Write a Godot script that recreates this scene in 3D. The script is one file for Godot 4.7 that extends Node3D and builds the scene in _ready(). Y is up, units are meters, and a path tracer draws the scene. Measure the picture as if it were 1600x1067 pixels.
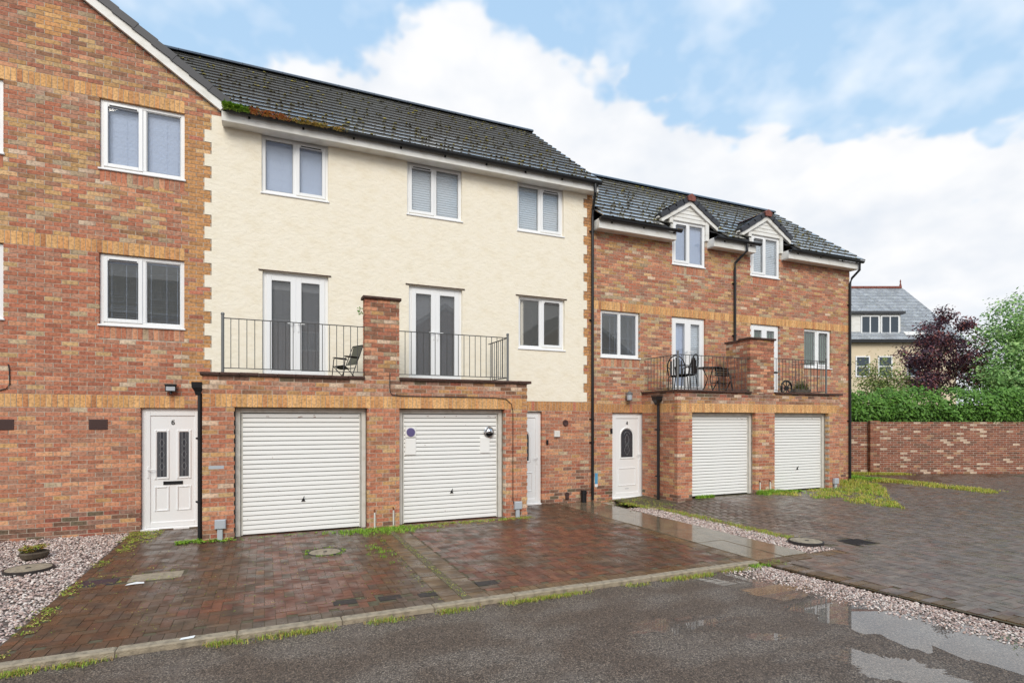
extends Node3D

# ---------------------------------------------------------------- mesh builder
class MB:
	var v := PackedVector3Array()
	var n := PackedVector3Array()
	var c := PackedColorArray()
	var t := PackedInt32Array()
	func quad(a: Vector3, b: Vector3, d: Vector3, e: Vector3, col := Color.WHITE, col2 := Color(-1, 0, 0)) -> void:
		# a, b, d, e run counter-clockwise seen from outside; col2 is the colour at b and d
		var nn := (b - a).cross(d - a)
		if nn.length_squared() < 1e-16:
			nn = (d - a).cross(e - a)
		nn = nn.normalized()
		var k := v.size()
		v.append(a); v.append(b); v.append(d); v.append(e)
		for i in 4:
			n.append(nn)
		if col2.r < 0.0:
			col2 = col
		c.append(col); c.append(col2); c.append(col2); c.append(col)
		t.append(k); t.append(k + 2); t.append(k + 1); t.append(k); t.append(k + 3); t.append(k + 2)
	func tri(a: Vector3, b: Vector3, d: Vector3, col := Color.WHITE) -> void:
		var nn := (b - a).cross(d - a).normalized()
		var k := v.size()
		v.append(a); v.append(b); v.append(d)
		for i in 3:
			n.append(nn)
			c.append(col)
		t.append(k); t.append(k + 2); t.append(k + 1)
	func box(lo: Vector3, hi: Vector3, col := Color.WHITE, back := true, col2 := Color(-1, 0, 0)) -> void:
		if col2.r < 0.0:
			col2 = col
		var a := lo
		var b := hi
		quad(Vector3(a.x, a.y, b.z), Vector3(b.x, a.y, b.z), Vector3(b.x, b.y, b.z), Vector3(a.x, b.y, b.z), col, col2)
		if back:
			quad(Vector3(b.x, a.y, a.z), Vector3(a.x, a.y, a.z), Vector3(a.x, b.y, a.z), Vector3(b.x, b.y, a.z), col2, col)
		quad(Vector3(b.x, a.y, b.z), Vector3(b.x, a.y, a.z), Vector3(b.x, b.y, a.z), Vector3(b.x, b.y, b.z), col2)
		quad(Vector3(a.x, a.y, a.z), Vector3(a.x, a.y, b.z), Vector3(a.x, b.y, b.z), Vector3(a.x, b.y, a.z), col)
		quad(Vector3(a.x, b.y, b.z), Vector3(b.x, b.y, b.z), Vector3(b.x, b.y, a.z), Vector3(a.x, b.y, a.z), col, col2)
		quad(Vector3(a.x, a.y, a.z), Vector3(b.x, a.y, a.z), Vector3(b.x, a.y, b.z), Vector3(a.x, a.y, b.z), col, col2)
	func cbox(lo: Vector3, hi: Vector3, r: float, col := Color.WHITE) -> void:
		# a box whose front (+z) edges are chamfered by r
		var a := lo
		var b := hi
		var z1 := b.z - r
		quad(Vector3(a.x + r, a.y + r, b.z), Vector3(b.x - r, a.y + r, b.z), Vector3(b.x - r, b.y - r, b.z), Vector3(a.x + r, b.y - r, b.z), col)
		quad(Vector3(a.x, a.y, z1), Vector3(b.x, a.y, z1), Vector3(b.x - r, a.y + r, b.z), Vector3(a.x + r, a.y + r, b.z), col)
		quad(Vector3(b.x, a.y, z1), Vector3(b.x, b.y, z1), Vector3(b.x - r, b.y - r, b.z), Vector3(b.x - r, a.y + r, b.z), col)
		quad(Vector3(b.x, b.y, z1), Vector3(a.x, b.y, z1), Vector3(a.x + r, b.y - r, b.z), Vector3(b.x - r, b.y - r, b.z), col)
		quad(Vector3(a.x, b.y, z1), Vector3(a.x, a.y, z1), Vector3(a.x + r, a.y + r, b.z), Vector3(a.x + r, b.y - r, b.z), col)
		quad(Vector3(b.x, a.y, z1), Vector3(b.x, a.y, a.z), Vector3(b.x, b.y, a.z), Vector3(b.x, b.y, z1), col)
		quad(Vector3(a.x, a.y, a.z), Vector3(a.x, a.y, z1), Vector3(a.x, b.y, z1), Vector3(a.x, b.y, a.z), col)
		quad(Vector3(a.x, b.y, z1), Vector3(b.x, b.y, z1), Vector3(b.x, b.y, a.z), Vector3(a.x, b.y, a.z), col)
		quad(Vector3(a.x, a.y, a.z), Vector3(b.x, a.y, a.z), Vector3(b.x, a.y, z1), Vector3(a.x, a.y, z1), col)
		quad(Vector3(b.x, a.y, a.z), Vector3(a.x, a.y, a.z), Vector3(a.x, b.y, a.z), Vector3(b.x, b.y, a.z), col)
	func put(o: MB, x: Transform3D) -> void:
		var k := v.size()
		for i in o.v.size():
			v.append(x * o.v[i])
			n.append((x.basis * o.n[i]).normalized())
			c.append(o.c[i])
		for i in o.t:
			t.append(i + k)
	func tube(p: Array, r0: float, r1: float, sides := 8, col := Color.WHITE, caps := true) -> void:
		var rings := []
		var m := p.size()
		for i in m:
			var d: Vector3 = (p[mini(i + 1, m - 1)] - p[maxi(i - 1, 0)]).normalized()
			var u: Vector3 = d.cross(Vector3.UP if absf(d.y) < 0.9 else Vector3.RIGHT).normalized()
			var w: Vector3 = d.cross(u)
			var r := lerpf(r0, r1, float(i) / maxf(1.0, m - 1.0))
			var ring := PackedVector3Array()
			for s in sides:
				var a := TAU * s / sides
				ring.append(p[i] + (u * cos(a) + w * sin(a)) * r)
			rings.append(ring)
		for i in m - 1:
			var d2: Vector3 = (p[i + 1] - p[i]).normalized()
			for s in sides:
				var q := (s + 1) % sides
				var k := v.size()
				for e in [[i, s], [i, q], [i + 1, q], [i + 1, s]]:
					var vv: Vector3 = rings[e[0]][e[1]]
					var nn: Vector3 = vv - p[e[0]]
					nn = (nn - d2 * nn.dot(d2)).normalized()
					v.append(vv); n.append(nn); c.append(col)
				t.append(k); t.append(k + 2); t.append(k + 1); t.append(k); t.append(k + 3); t.append(k + 2)
		if caps:
			for s in sides:
				var q := (s + 1) % sides
				tri(p[0], rings[0][q], rings[0][s], col)
				tri(p[m - 1], rings[m - 1][s], rings[m - 1][q], col)
	func lathe(prof: Array, at: Vector3, sides := 16, col := Color.WHITE, wob := 0.0) -> void:
		# prof: [radius, height] pairs from bottom to top, about +y
		for i in prof.size() - 1:
			for s in sides:
				var a0 := TAU * s / sides
				var a1 := TAU * (s + 1) / sides
				var w0 := 1.0 + wob * sin(a0 * 3.0 + 1.0)
				var w1 := 1.0 + wob * sin(a1 * 3.0 + 1.0)
				var p0 := Vector3(cos(a0) * w0, 0, -sin(a0) * w0)
				var p1 := Vector3(cos(a1) * w1, 0, -sin(a1) * w1)
				quad(at + p0 * prof[i][0] + Vector3.UP * prof[i][1], at + p1 * prof[i][0] + Vector3.UP * prof[i][1], at + p1 * prof[i + 1][0] + Vector3.UP * prof[i + 1][1], at + p0 * prof[i + 1][0] + Vector3.UP * prof[i + 1][1], col)
	func put_disc(at: Vector3, r: float, sides := 20, col := Color.WHITE) -> void:
		for s in sides:
			var a0 := TAU * s / sides
			var a1 := TAU * (s + 1) / sides
			tri(at, at + Vector3(cos(a0), sin(a0), 0) * r, at + Vector3(cos(a1), sin(a1), 0) * r, col)
	func done() -> ArrayMesh:
		var arr := []
		arr.resize(Mesh.ARRAY_MAX)
		arr[Mesh.ARRAY_VERTEX] = v
		arr[Mesh.ARRAY_NORMAL] = n
		arr[Mesh.ARRAY_COLOR] = c
		arr[Mesh.ARRAY_INDEX] = t
		var m := ArrayMesh.new()
		if v.size():
			m.add_surface_from_arrays(Mesh.PRIMITIVE_TRIANGLES, arr)
		return m

# ---------------------------------------------------------------- shared state
const COURSE := 0.0727
const MODULE := 0.229
const CAM := Vector3(0, 1.93, 11.5)
var rng := RandomNumberGenerator.new()
var M := {}
var taken := {}
var VAR := []        # brick colour variants: [left colour, right colour]
var VMESH := {}
var PAL := {}

func lin(r: float, g: float, b: float) -> Color:
	return Color(r / 255.0, g / 255.0, b / 255.0).srgb_to_linear()

func numbered(called: String) -> String:
	if not taken.has(called):
		taken[called] = 0
		return called
	taken[called] += 1
	return "%s_%03d" % [called, taken[called]]

func thing(called: String, label: String, category: String, at := Vector3.ZERO, turn := 0.0, group := "") -> Node3D:
	var o := Node3D.new()
	o.name = numbered(called)
	add_child(o)
	o.position = at
	o.rotation.y = turn
	tag(o, label, category, group)
	return o

func tag(o: Node, label: String, category: String, group := "", kind := "") -> Node:
	if label != "":
		o.set_meta("label", label)
	if category != "":
		o.set_meta("category", category)
	if group != "":
		o.set_meta("group", group)
	if kind != "":
		o.set_meta("kind", kind)
	return o

func group_node(called: String, parent: Node3D, at := Vector3.ZERO) -> Node3D:
	var o := Node3D.new()
	o.name = called
	parent.add_child(o, true)
	o.position = at
	return o

func obj(called: String, mb: MB, m: Material, parent: Node3D = null) -> MeshInstance3D:
	var o := MeshInstance3D.new()
	o.mesh = mb.done()
	o.material_override = m
	if parent == null:
		o.name = numbered(called)
		add_child(o)
	else:
		o.name = called
		parent.add_child(o, true)
	return o

func struct(called: String, mb: MB, m: Material) -> MeshInstance3D:
	var o := obj(called, mb, m)
	o.set_meta("kind", "structure")
	return o

func noise(freq: float, octaves := 4, kind := FastNoiseLite.TYPE_SIMPLEX_SMOOTH, sd := 1) -> FastNoiseLite:
	var f := FastNoiseLite.new()
	f.noise_type = kind
	f.frequency = freq
	f.fractal_octaves = octaves
	f.fractal_type = FastNoiseLite.FRACTAL_FBM if octaves > 1 else FastNoiseLite.FRACTAL_NONE
	f.seed = sd
	return f

func ntex(f: FastNoiseLite, stops: Array, size := 512) -> NoiseTexture2D:
	var x := NoiseTexture2D.new()
	x.width = size
	x.height = size
	x.seamless = true
	x.noise = f
	var g := Gradient.new()
	var off := PackedFloat32Array()
	var cols := PackedColorArray()
	for s in stops:
		off.append(s[0])
		cols.append(s[1] if s[1] is Color else Color(s[1], s[1], s[1]))
	g.offsets = off
	g.colors = cols
	x.color_ramp = g
	return x

func mat(called: String, col: Color, rough := 0.8, extra := {}) -> StandardMaterial3D:
	var m := StandardMaterial3D.new()
	m.resource_name = called
	m.albedo_color = col
	m.roughness = rough
	m.uv1_triplanar = true
	m.uv1_world_triplanar = true
	for k in extra:
		m.set(k, extra[k])
	M[called] = m
	return m

func s255(r: float, g: float, b: float) -> Color:
	return Color(r / 255.0, g / 255.0, b / 255.0)

# ---------------------------------------------------------------- materials
func make_materials() -> void:
	var mottle := ntex(noise(0.018, 5, FastNoiseLite.TYPE_SIMPLEX_SMOOTH, 3), [[0.0, 0.72], [0.4, 0.9], [0.62, 0.98], [1.0, 1.0]])
	var grit := ntex(noise(0.09, 4, FastNoiseLite.TYPE_SIMPLEX, 5), [[0.0, 0.0], [1.0, 1.0]])
	var coarse := ntex(noise(0.012, 5, FastNoiseLite.TYPE_SIMPLEX_SMOOTH, 9), [[0.0, 0.0], [0.3, 0.25], [0.7, 0.8], [1.0, 1.0]])
	var patch := ntex(noise(0.007, 5, FastNoiseLite.TYPE_SIMPLEX_SMOOTH, 12), [[0.0, s255(228, 225, 218)], [0.45, s255(247, 246, 243)], [1.0, Color.WHITE]])
	var vc := {"vertex_color_use_as_albedo": true}
	mat("brick", Color.WHITE, 0.88, vc.merged({"albedo_texture": mottle, "uv1_scale": Vector3(1.9, 1.9, 1.9), "heightmap_enabled": true, "heightmap_texture": grit, "heightmap_scale": 0.18}))
	mat("mortar", s255(198, 183, 166), 0.95, {"albedo_texture": mottle, "uv1_scale": Vector3(0.8, 0.8, 0.8), "heightmap_enabled": true, "heightmap_texture": grit, "heightmap_scale": 0.4})
	mat("old_mortar", s255(206, 192, 180), 0.95, {"albedo_texture": mottle, "uv1_scale": Vector3(0.8, 0.8, 0.8)})
	# render: a trowelled coat with short swept ridges
	var sweep := noise(0.014, 4, FastNoiseLite.TYPE_SIMPLEX_SMOOTH, 21)
	sweep.domain_warp_enabled = true
	sweep.domain_warp_amplitude = 34.0
	sweep.domain_warp_frequency = 0.011
	var trowel := ntex(sweep, [[0.0, 0.0], [0.35, 0.3], [0.5, 0.75], [0.56, 0.45], [0.8, 0.9], [1.0, 1.0]], 1024)
	var weathered := ntex(noise(0.005, 5, FastNoiseLite.TYPE_SIMPLEX_SMOOTH, 30), [[0.0, s255(246, 243, 236)], [0.4, s255(252, 251, 248)], [1.0, Color.WHITE]], 1024)
	mat("render", s255(244, 236, 219), 0.92, {"albedo_texture": weathered, "uv1_scale": Vector3(0.5, 0.75, 0.5), "heightmap_enabled": true, "heightmap_texture": trowel, "heightmap_scale": 0.42})
	mat("upvc", s255(238, 239, 240), 0.32)
	mat("upvc_fascia", s255(232, 231, 228), 0.45, {"albedo_texture": patch, "uv1_scale": Vector3(0.7, 1.4, 0.7)})
	mat("gasket", s255(70, 70, 72), 0.7)
	mat("black_plastic", s255(30, 31, 34), 0.35)
	mat("slate_plastic", s255(50, 51, 57), 0.5)
	mat("black_iron", s255(26, 26, 28), 0.45)
	mat("galvanised", s255(120, 122, 122), 0.5, {"metallic": 0.45})
	mat("rail_steel", s255(84, 84, 84), 0.6, {"metallic": 0.3})
	mat("steel_white", s255(240, 240, 237), 0.5)
	mat("frame_white", s255(216, 214, 208), 0.55, {"albedo_texture": patch, "uv1_scale": Vector3(1.2, 1.2, 1.2)})
	mat("rust", s255(126, 72, 40), 0.9, {"albedo_texture": mottle})
	mat("brown_metal", s255(70, 46, 42), 0.6)
	mat("chrome", s255(205, 205, 205), 0.12, {"metallic": 1.0})
	mat("purple_vent", s255(104, 96, 142), 0.6)
	mat("grey_plastic", s255(176, 182, 188), 0.5)
	mat("blue_sticker", s255(92, 160, 200), 0.5)
	mat("coping", s255(84, 58, 48), 0.75, {"albedo_texture": mottle, "uv1_scale": Vector3(1.4, 1.4, 1.4), "heightmap_enabled": true, "heightmap_texture": grit, "heightmap_scale": 0.6})
	mat("red_cap", s255(140, 82, 70), 0.75, {"albedo_texture": mottle})
	mat("room_paint", s255(214, 204, 186), 0.9)
	mat("lead", s255(150, 152, 156), 0.5, {"metallic": 0.4})
	mat("concrete", s255(166, 152, 130), 0.8, {"albedo_texture": mottle, "uv1_scale": Vector3(1.1, 1.1, 1.1), "heightmap_enabled": true, "heightmap_texture": grit, "heightmap_scale": 0.5})
	mat("deck", s255(110, 106, 100), 0.8, {"albedo_texture": mottle})
	var glass := mat("glass", Color(0.93, 0.96, 0.96, 0.04), 0.0, {"transparency": BaseMaterial3D.TRANSPARENCY_ALPHA, "uv1_triplanar": false, "uv1_world_triplanar": false})
	glass.metallic_specular = 0.5
	mat("blind_pale", s255(168, 184, 212), 0.55)  # blue tint puts the sky reflection of the glass into the slat colour
	mat("blind_white", s255(186, 196, 206), 0.7, {"backlight_enabled": true, "backlight": Color(0.3, 0.3, 0.3)})
	mat("blind_dark", s255(70, 70, 78), 0.5)
	mat("blind_green", s255(98, 132, 104), 0.8)
	mat("curtain", s255(206, 200, 186), 0.9)
	# roof tiles: dark concrete, wet
	var lichen := ntex(noise(0.03, 4, FastNoiseLite.TYPE_SIMPLEX_SMOOTH, 41), [[0.0, 0.6], [0.5, 0.85], [0.72, 1.0], [0.78, s255(255, 250, 205)], [1.0, s255(255, 245, 180)]])
	mat("tile", Color.WHITE, 0.16, vc.merged({"albedo_texture": lichen, "uv1_scale": Vector3(1.3, 1.3, 1.3)}))
	M.tile.metallic_specular = 0.72
	M.tile.clearcoat_enabled = true
	M.tile.clearcoat = 1.0
	M.tile.clearcoat_roughness = 0.05
	mat("tile_old", Color.WHITE, 0.6, vc.merged({"albedo_texture": lichen, "uv1_scale": Vector3(0.6, 0.6, 0.6)}))
	mat("underlay", s255(40, 40, 42), 0.9)
	# ground
	var cells := noise(0.16, 1, FastNoiseLite.TYPE_CELLULAR, 51)
	cells.cellular_return_type = FastNoiseLite.RETURN_CELL_VALUE
	cells.cellular_jitter = 1.0
	var stones := ntex(cells, [[0.0, s255(70, 66, 63)], [0.3, s255(118, 112, 107)], [0.55, s255(148, 141, 134)], [0.78, s255(178, 170, 161)], [0.92, s255(212, 204, 193)], [1.0, s255(240, 234, 224)]], 1024)
	var cellh := noise(0.16, 1, FastNoiseLite.TYPE_CELLULAR, 51)
	cellh.cellular_return_type = FastNoiseLite.RETURN_DISTANCE2_SUB
	var stoneh := ntex(cellh, [[0.0, 0.0], [0.5, 0.7], [1.0, 1.0]], 1024)
	var damp := ntex(noise(0.0065, 5, FastNoiseLite.TYPE_SIMPLEX_SMOOTH, 61), [[0.0, 0.30], [0.36, 0.42], [0.5, 0.72], [1.0, 0.9]], 1024)
	var dampcol := ntex(noise(0.0065, 5, FastNoiseLite.TYPE_SIMPLEX_SMOOTH, 61), [[0.0, s255(196, 180, 166)], [0.4, s255(214, 202, 192)], [0.6, s255(236, 231, 226)], [1.0, Color.WHITE]], 1024)
	mat("asphalt", s255(208, 200, 193), 0.5, {"albedo_texture": stones, "uv1_scale": Vector3(0.72, 0.72, 0.72), "heightmap_enabled": true, "heightmap_texture": stoneh, "heightmap_scale": 0.8,
		"detail_enabled": true, "detail_albedo": dampcol, "detail_blend_mode": BaseMaterial3D.BLEND_MODE_MUL, "detail_uv_layer": BaseMaterial3D.DETAIL_UV_2, "uv2_triplanar": true, "uv2_world_triplanar": true, "uv2_scale": Vector3(0.11, 0.11, 0.19)})
	var slick := ntex(noise(0.011, 4, FastNoiseLite.TYPE_SIMPLEX_SMOOTH, 71), [[0.0, 0.2], [0.45, 0.34], [0.6, 0.46], [1.0, 0.62]], 512)
	mat("paver", Color.WHITE, 1.0, vc.merged({"albedo_texture": mottle, "roughness_texture": slick, "roughness_texture_channel": BaseMaterial3D.TEXTURE_CHANNEL_RED, "uv1_scale": Vector3(0.45, 0.45, 0.45), "heightmap_enabled": true, "heightmap_texture": grit, "heightmap_scale": 0.1}))
	mat("joint_sand", s255(96, 88, 66), 0.85, {"albedo_texture": mottle})
	mat("slab", s255(126, 112, 92), 0.1, {"albedo_texture": mottle, "uv1_scale": Vector3(0.5, 0.5, 0.5)})
	mat("gravel_bed", s255(120, 106, 98), 0.9, {"albedo_texture": mottle})
	mat("edging", s255(112, 100, 78), 0.8, {"albedo_texture": mottle})
	mat("earth", s255(86, 80, 62), 0.95, {"albedo_texture": mottle, "uv1_scale": Vector3(0.2, 0.2, 0.2)})
	mat("pebble", Color.WHITE, 0.8, vc)
	mat("water", Color(0.9, 0.88, 0.84, 0.03), 0.0, {"transparency": BaseMaterial3D.TRANSPARENCY_ALPHA, "uv1_triplanar": false, "uv1_world_triplanar": false})
	mat("leaf", Color.WHITE, 0.6, vc.merged({"backlight_enabled": true, "backlight": Color(0.5, 0.5, 0.5)}))
	mat("bark", s255(92, 78, 66), 0.9, {"albedo_texture": mottle})
	mat("cast_iron", s255(52, 46, 44), 0.55, {"albedo_texture": mottle, "uv1_scale": Vector3(3, 3, 3)})
	mat("blue_cover", s255(38, 42, 62), 0.35, {"albedo_texture": mottle, "uv1_scale": Vector3(3, 3, 3)})
	mat("chair_mesh", s255(92, 92, 80), 0.9)
	mat("chair_black", s255(18, 18, 20), 0.4)
	mat("paper", s255(232, 232, 230), 0.8)
	mat("terracotta", s255(96, 84, 70), 0.85, {"albedo_texture": mottle})
	mat("far_brick", s255(150, 108, 82), 0.9, {"albedo_texture": mottle})
	mat("far_render", s255(222, 206, 180), 0.9, {"albedo_texture": weathered, "uv1_scale": Vector3(0.3, 0.3, 0.3)})
	mat("leaded", s255(64, 66, 72), 0.12)
	mat("moss", Color.WHITE, 0.95, vc)
	mat("ink", s255(24, 24, 24), 0.5)

# ---------------------------------------------------------------- brick palettes
func pal(called: String, entries: Array) -> void:
	# entries: [weight, left rgb, right rgb]
	var list := []
	for e in entries:
		var total: float = e[0]
		var ca := lin(e[1][0], e[1][1], e[1][2])
		var e2: Array = e[2] if e.size() > 2 else e[1]
		var cb := lin(e2[0], e2[1], e2[2])
		ca = toned(ca, called)
		cb = toned(cb, called)
		cb = ca.lerp(cb, 0.4)
		for k in 2:
			var f := 0.93 + 0.14 * k
			VAR.append([Color(ca.r * f, ca.g * f, ca.b * f), Color(cb.r * f, cb.g * f, cb.b * f)])
			list.append([total * 0.5, VAR.size() - 1])
	PAL[called] = list

func toned(c: Color, called: String) -> Color:
	var block := called.begins_with("paver")
	var keep := 0.9 if block else 0.82
	var lift := 1.14 if block else 1.58
	var g := c.r * 0.3 + c.g * 0.5 + c.b * 0.2
	var warm := 0.82 if block else 0.88
	var green := 0.98 if block else 1.04
	if called == "paver_court":
		lift = 1.22
		warm = 0.88
		keep = 0.75
	if called == "garden":
		lift = 1.38
	if called == "yellow" or called == "quoin":
		warm = 0.95
		green = 0.99
		keep = 0.87
	if block:
		c = c.lerp(lin(98, 70, 56), 0.45)
	elif called != "damp" and warm < 1.0:
		c = c.lerp(lin(166, 108, 80), 0.24)
	return Color(lerpf(g, c.r, keep) * lift, lerpf(g, c.g, keep) * lift * green, lerpf(g, c.b, keep) * lift * warm)

func pick(called: String) -> int:
	var list: Array = PAL[called]
	var sum := 0.0
	for e in list:
		sum += e[0]
	var x := rng.randf() * sum
	for e in list:
		x -= e[0]
		if x <= 0.0:
			return e[1]
	return list[0][1]

func make_palettes() -> void:
	var red := [160, 82, 62]
	var red2 := [172, 96, 74]
	var red3 := [146, 74, 60]
	var sal := [190, 124, 94]
	var mau := [152, 104, 92]
	var mau2 := [136, 94, 86]
	var brn := [130, 88, 66]
	var buf := [184, 148, 104]
	var och := [174, 130, 74]
	var olv := [158, 142, 122]
	var wht := [196, 172, 160]
	var drk := [104, 70, 58]
	pal("gable", [[3, brn, mau2], [3, mau, brn], [2, red2, mau], [2, och, brn], [1.6, buf, och], [2, red3, mau2], [0.5, olv, brn], [0.8, sal, mau]])
	pal("upper", [[3, red2, mau], [2.4, mau, red2], [2, och, buf], [2, red, red2], [1.4, buf, sal], [1.6, brn, och], [1, olv, mau], [1, sal, red2], [0.3, wht, mau]])
	pal("middle", [[4, red, red2], [3, red2, red], [2.6, mau, red2], [2, red3, red], [1.2, sal, red2], [0.9, olv, buf], [0.8, buf, och], [0.5, wht, olv]])
	pal("lower", [[3.5, red2, mau], [3, mau, red2], [2.6, sal, red2], [2, red, mau], [1.4, sal, buf], [0.5, och, sal], [0.4, olv, wht], [1.2, mau2, mau]])
	pal("salty", [[2, wht, mau], [2, mau, wht], [1, olv, wht], [1, sal, wht]])
	pal("damp", [[3, drk, mau2], [2, mau2, drk], [1.5, red3, drk], [1, [92, 80, 66], drk]])
	pal("garage", [[3.4, red2, sal], [2.8, sal, red2], [2.4, red, red2], [1.6, mau, red2], [1.2, och, sal], [0.3, wht, sal], [0.8, buf, och], [0.8, brn, red]])
	pal("parapet", [[2.4, mau, wht], [2, mau, red2], [2, red2, brn], [1.8, brn, och], [0.9, wht, mau], [1.4, och, red2], [1.2, drk, brn], [1, sal, mau]])
	pal("pier", [[3, red3, mau], [2.4, red, brn], [1.6, drk, red3], [1.8, sal, red2], [0.9, wht, mau], [1, och, brn], [1, olv, mau2]])
	pal("terrace", [[3, red2, mau], [2.4, mau, brn], [2.2, sal, red2], [2, buf, sal], [1.8, och, brn], [1.5, red, red2], [1.2, olv, buf], [1.5, mau2, red3], [0.4, wht, sal]])
	pal("yellow", [[3, [196, 148, 78], [188, 136, 68]], [3, [206, 160, 94], [196, 146, 78]], [2, [186, 130, 68], [200, 152, 84]], [0.35, [190, 132, 72], [178, 120, 66]], [0.25, [158, 100, 54], [188, 134, 66]]])
	pal("quoin", [[4, [180, 130, 68], [168, 118, 58]], [3, [170, 120, 62], [182, 136, 76]], [1.2, [158, 112, 66], [172, 128, 70]], [0.6, red2, [160, 102, 72]]])
	pal("redsoldier", [[3, red2, red], [2, mau, red2], [1.4, sal, mau], [0.8, olv, mau]])
	pal("garden", [[4, [132, 66, 50], [118, 60, 48]], [3, [112, 58, 48], [96, 54, 46]], [2, [146, 84, 64], [124, 68, 54]], [1.5, [84, 58, 52], [98, 60, 50]], [0.9, wht, [150, 110, 96]], [0.6, [160, 120, 90], [130, 84, 64]]])
	pal("paver_red", [[4, [116, 58, 46], [106, 54, 44]], [3, [128, 68, 52], [112, 60, 48]], [1.6, [96, 58, 48]], [1.2, [84, 74, 66]], [0.8, [126, 84, 56]]])
	pal("paver_brown", [[4, [86, 64, 52]], [3, [78, 66, 56]], [2, [94, 62, 50]], [1.5, [72, 66, 60]]])
	pal("paver_grey", [[3, [84, 76, 70]], [3, [94, 84, 78]], [1.4, [78, 72, 70]], [0.8, [104, 78, 70]]])
	pal("paver_court", [[3, [122, 110, 104]], [3, [114, 102, 98]], [2, [126, 106, 98]], [1.2, [124, 92, 82]], [1, [106, 100, 98]]])
	pal("paver_yellow", [[3, [116, 92, 60]], [2, [104, 84, 58]], [1, [94, 78, 58]]])
	pal("paver_border", [[3, [70, 66, 62]], [2, [78, 72, 66]]])

func piece_mesh(vi: int) -> ArrayMesh:
	# unit piece: x and y from -0.5 to 0.5, front face at z = 0, depth 1
	if not VMESH.has(vi):
		var mb := MB.new()
		mb.box(Vector3(-0.5, -0.5, -1.0), Vector3(0.5, 0.5, 0.0), VAR[vi][0], false, VAR[vi][1])
		VMESH[vi] = mb.done()
	return VMESH[vi]

# a piece: {x: Transform3D of the unit piece, v: variant}
func add_pieces(parent: Node3D, called: String, list: Array, m: Material, most := 300, stuff_label := "") -> void:
	var order := []
	for i in list.size():
		var p: Vector3 = list[i].x.origin
		var size: Vector3 = list[i].x.basis.get_scale()
		order.append([size.x * size.y / maxf(1.0, (p - CAM).length_squared()) * (1.0 if p.x > -3.9 else 0.05), i])
	order.sort_custom(func(a, b): return a[0] > b[0])
	var rest := MB.new()
	for k in order.size():
		var e: Dictionary = list[order[k][1]]
		if k < most:
			var o := MeshInstance3D.new()
			o.mesh = piece_mesh(e.v)
			o.material_override = m
			o.name = called
			parent.add_child(o, true)
			o.transform = e.x
		else:
			var mb := MB.new()
			var f := rng.randf_range(0.9, 1.1)
			var a: Color = VAR[e.v][0]
			var b: Color = VAR[e.v][1]
			mb.box(Vector3(-0.5, -0.5, -1.0), Vector3(0.5, 0.5, 0.0), Color(a.r * f, a.g * f, a.b * f), false, Color(b.r * f, b.g * f, b.b * f))
			rest.put(mb, e.x)
	if rest.v.size():
		var r := obj(called + "work", rest, m, parent)
		r.set_meta("kind", "stuff")
		if stuff_label != "":
			r.set_meta("label", stuff_label)

# brick placed on a wall frame W (x along, y up, z out)
func brick(list: Array, W: Transform3D, x0: float, x1: float, y0: float, y1: float, vi: int, depth := 0.1, out := 0.0) -> void:
	if x1 - x0 < 0.012 or y1 - y0 < 0.012:
		return
	var jz := out + rng.randf_range(-0.0018, 0.0018)
	var b := Basis.from_euler(Vector3(rng.randf_range(-0.01, 0.01), rng.randf_range(-0.006, 0.006), rng.randf_range(-0.004, 0.004)))
	b = b * Basis.from_scale(Vector3(x1 - x0, y1 - y0, depth))
	list.append({"x": W * Transform3D(b, Vector3((x0 + x1) * 0.5, (y0 + y1) * 0.5 + rng.randf_range(-0.0008, 0.0008), jz)), "v": vi})

# courses of stretchers. ext: Callable(k, ymid) -> [xa, xb]; holes: Rect2 list; palette: Callable(x, y) -> name
func courses(list: Array, W: Transform3D, y0: float, y1: float, anchor: float, ext: Callable, holes: Array, palette: Callable, phase := 0.0, depth := 0.1) -> void:
	var k := int(ceil((y0 - anchor) / COURSE - 0.5))
	while anchor + k * COURSE < y1 - 0.02:
		var ya := maxf(anchor + k * COURSE, y0)
		var yb := minf(anchor + (k + 1) * COURSE - 0.0108, y1)
		var ym := (ya + yb) * 0.5
		var e: Array = ext.call(k, ym)
		var segs := [[e[0], e[1]]]
		for h in holes:
			if h.position.y < ym and h.end.y > ym:
				var more := []
				for s in segs:
					if h.end.x <= s[0] or h.position.x >= s[1]:
						more.append(s)
					else:
						if h.position.x > s[0]:
							more.append([s[0], h.position.x])
						if h.end.x < s[1]:
							more.append([h.end.x, s[1]])
				segs = more
		for s in segs:
			if s[1] - s[0] < 0.03:
				continue
			var start: float = floor((s[0] - phase) / MODULE) * MODULE + phase + (MODULE * 0.5 if posmod(k, 2) else 0.0) - MODULE
			var x := start
			while x < s[1]:
				var xa := maxf(x, s[0])
				var xb := minf(x + MODULE - 0.0125, s[1])
				if xb - xa > 0.03:
					brick(list, W, xa, xb, ya, yb, pick(palette.call((xa + xb) * 0.5, ym)), depth)
				x += MODULE
		k += 1

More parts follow.
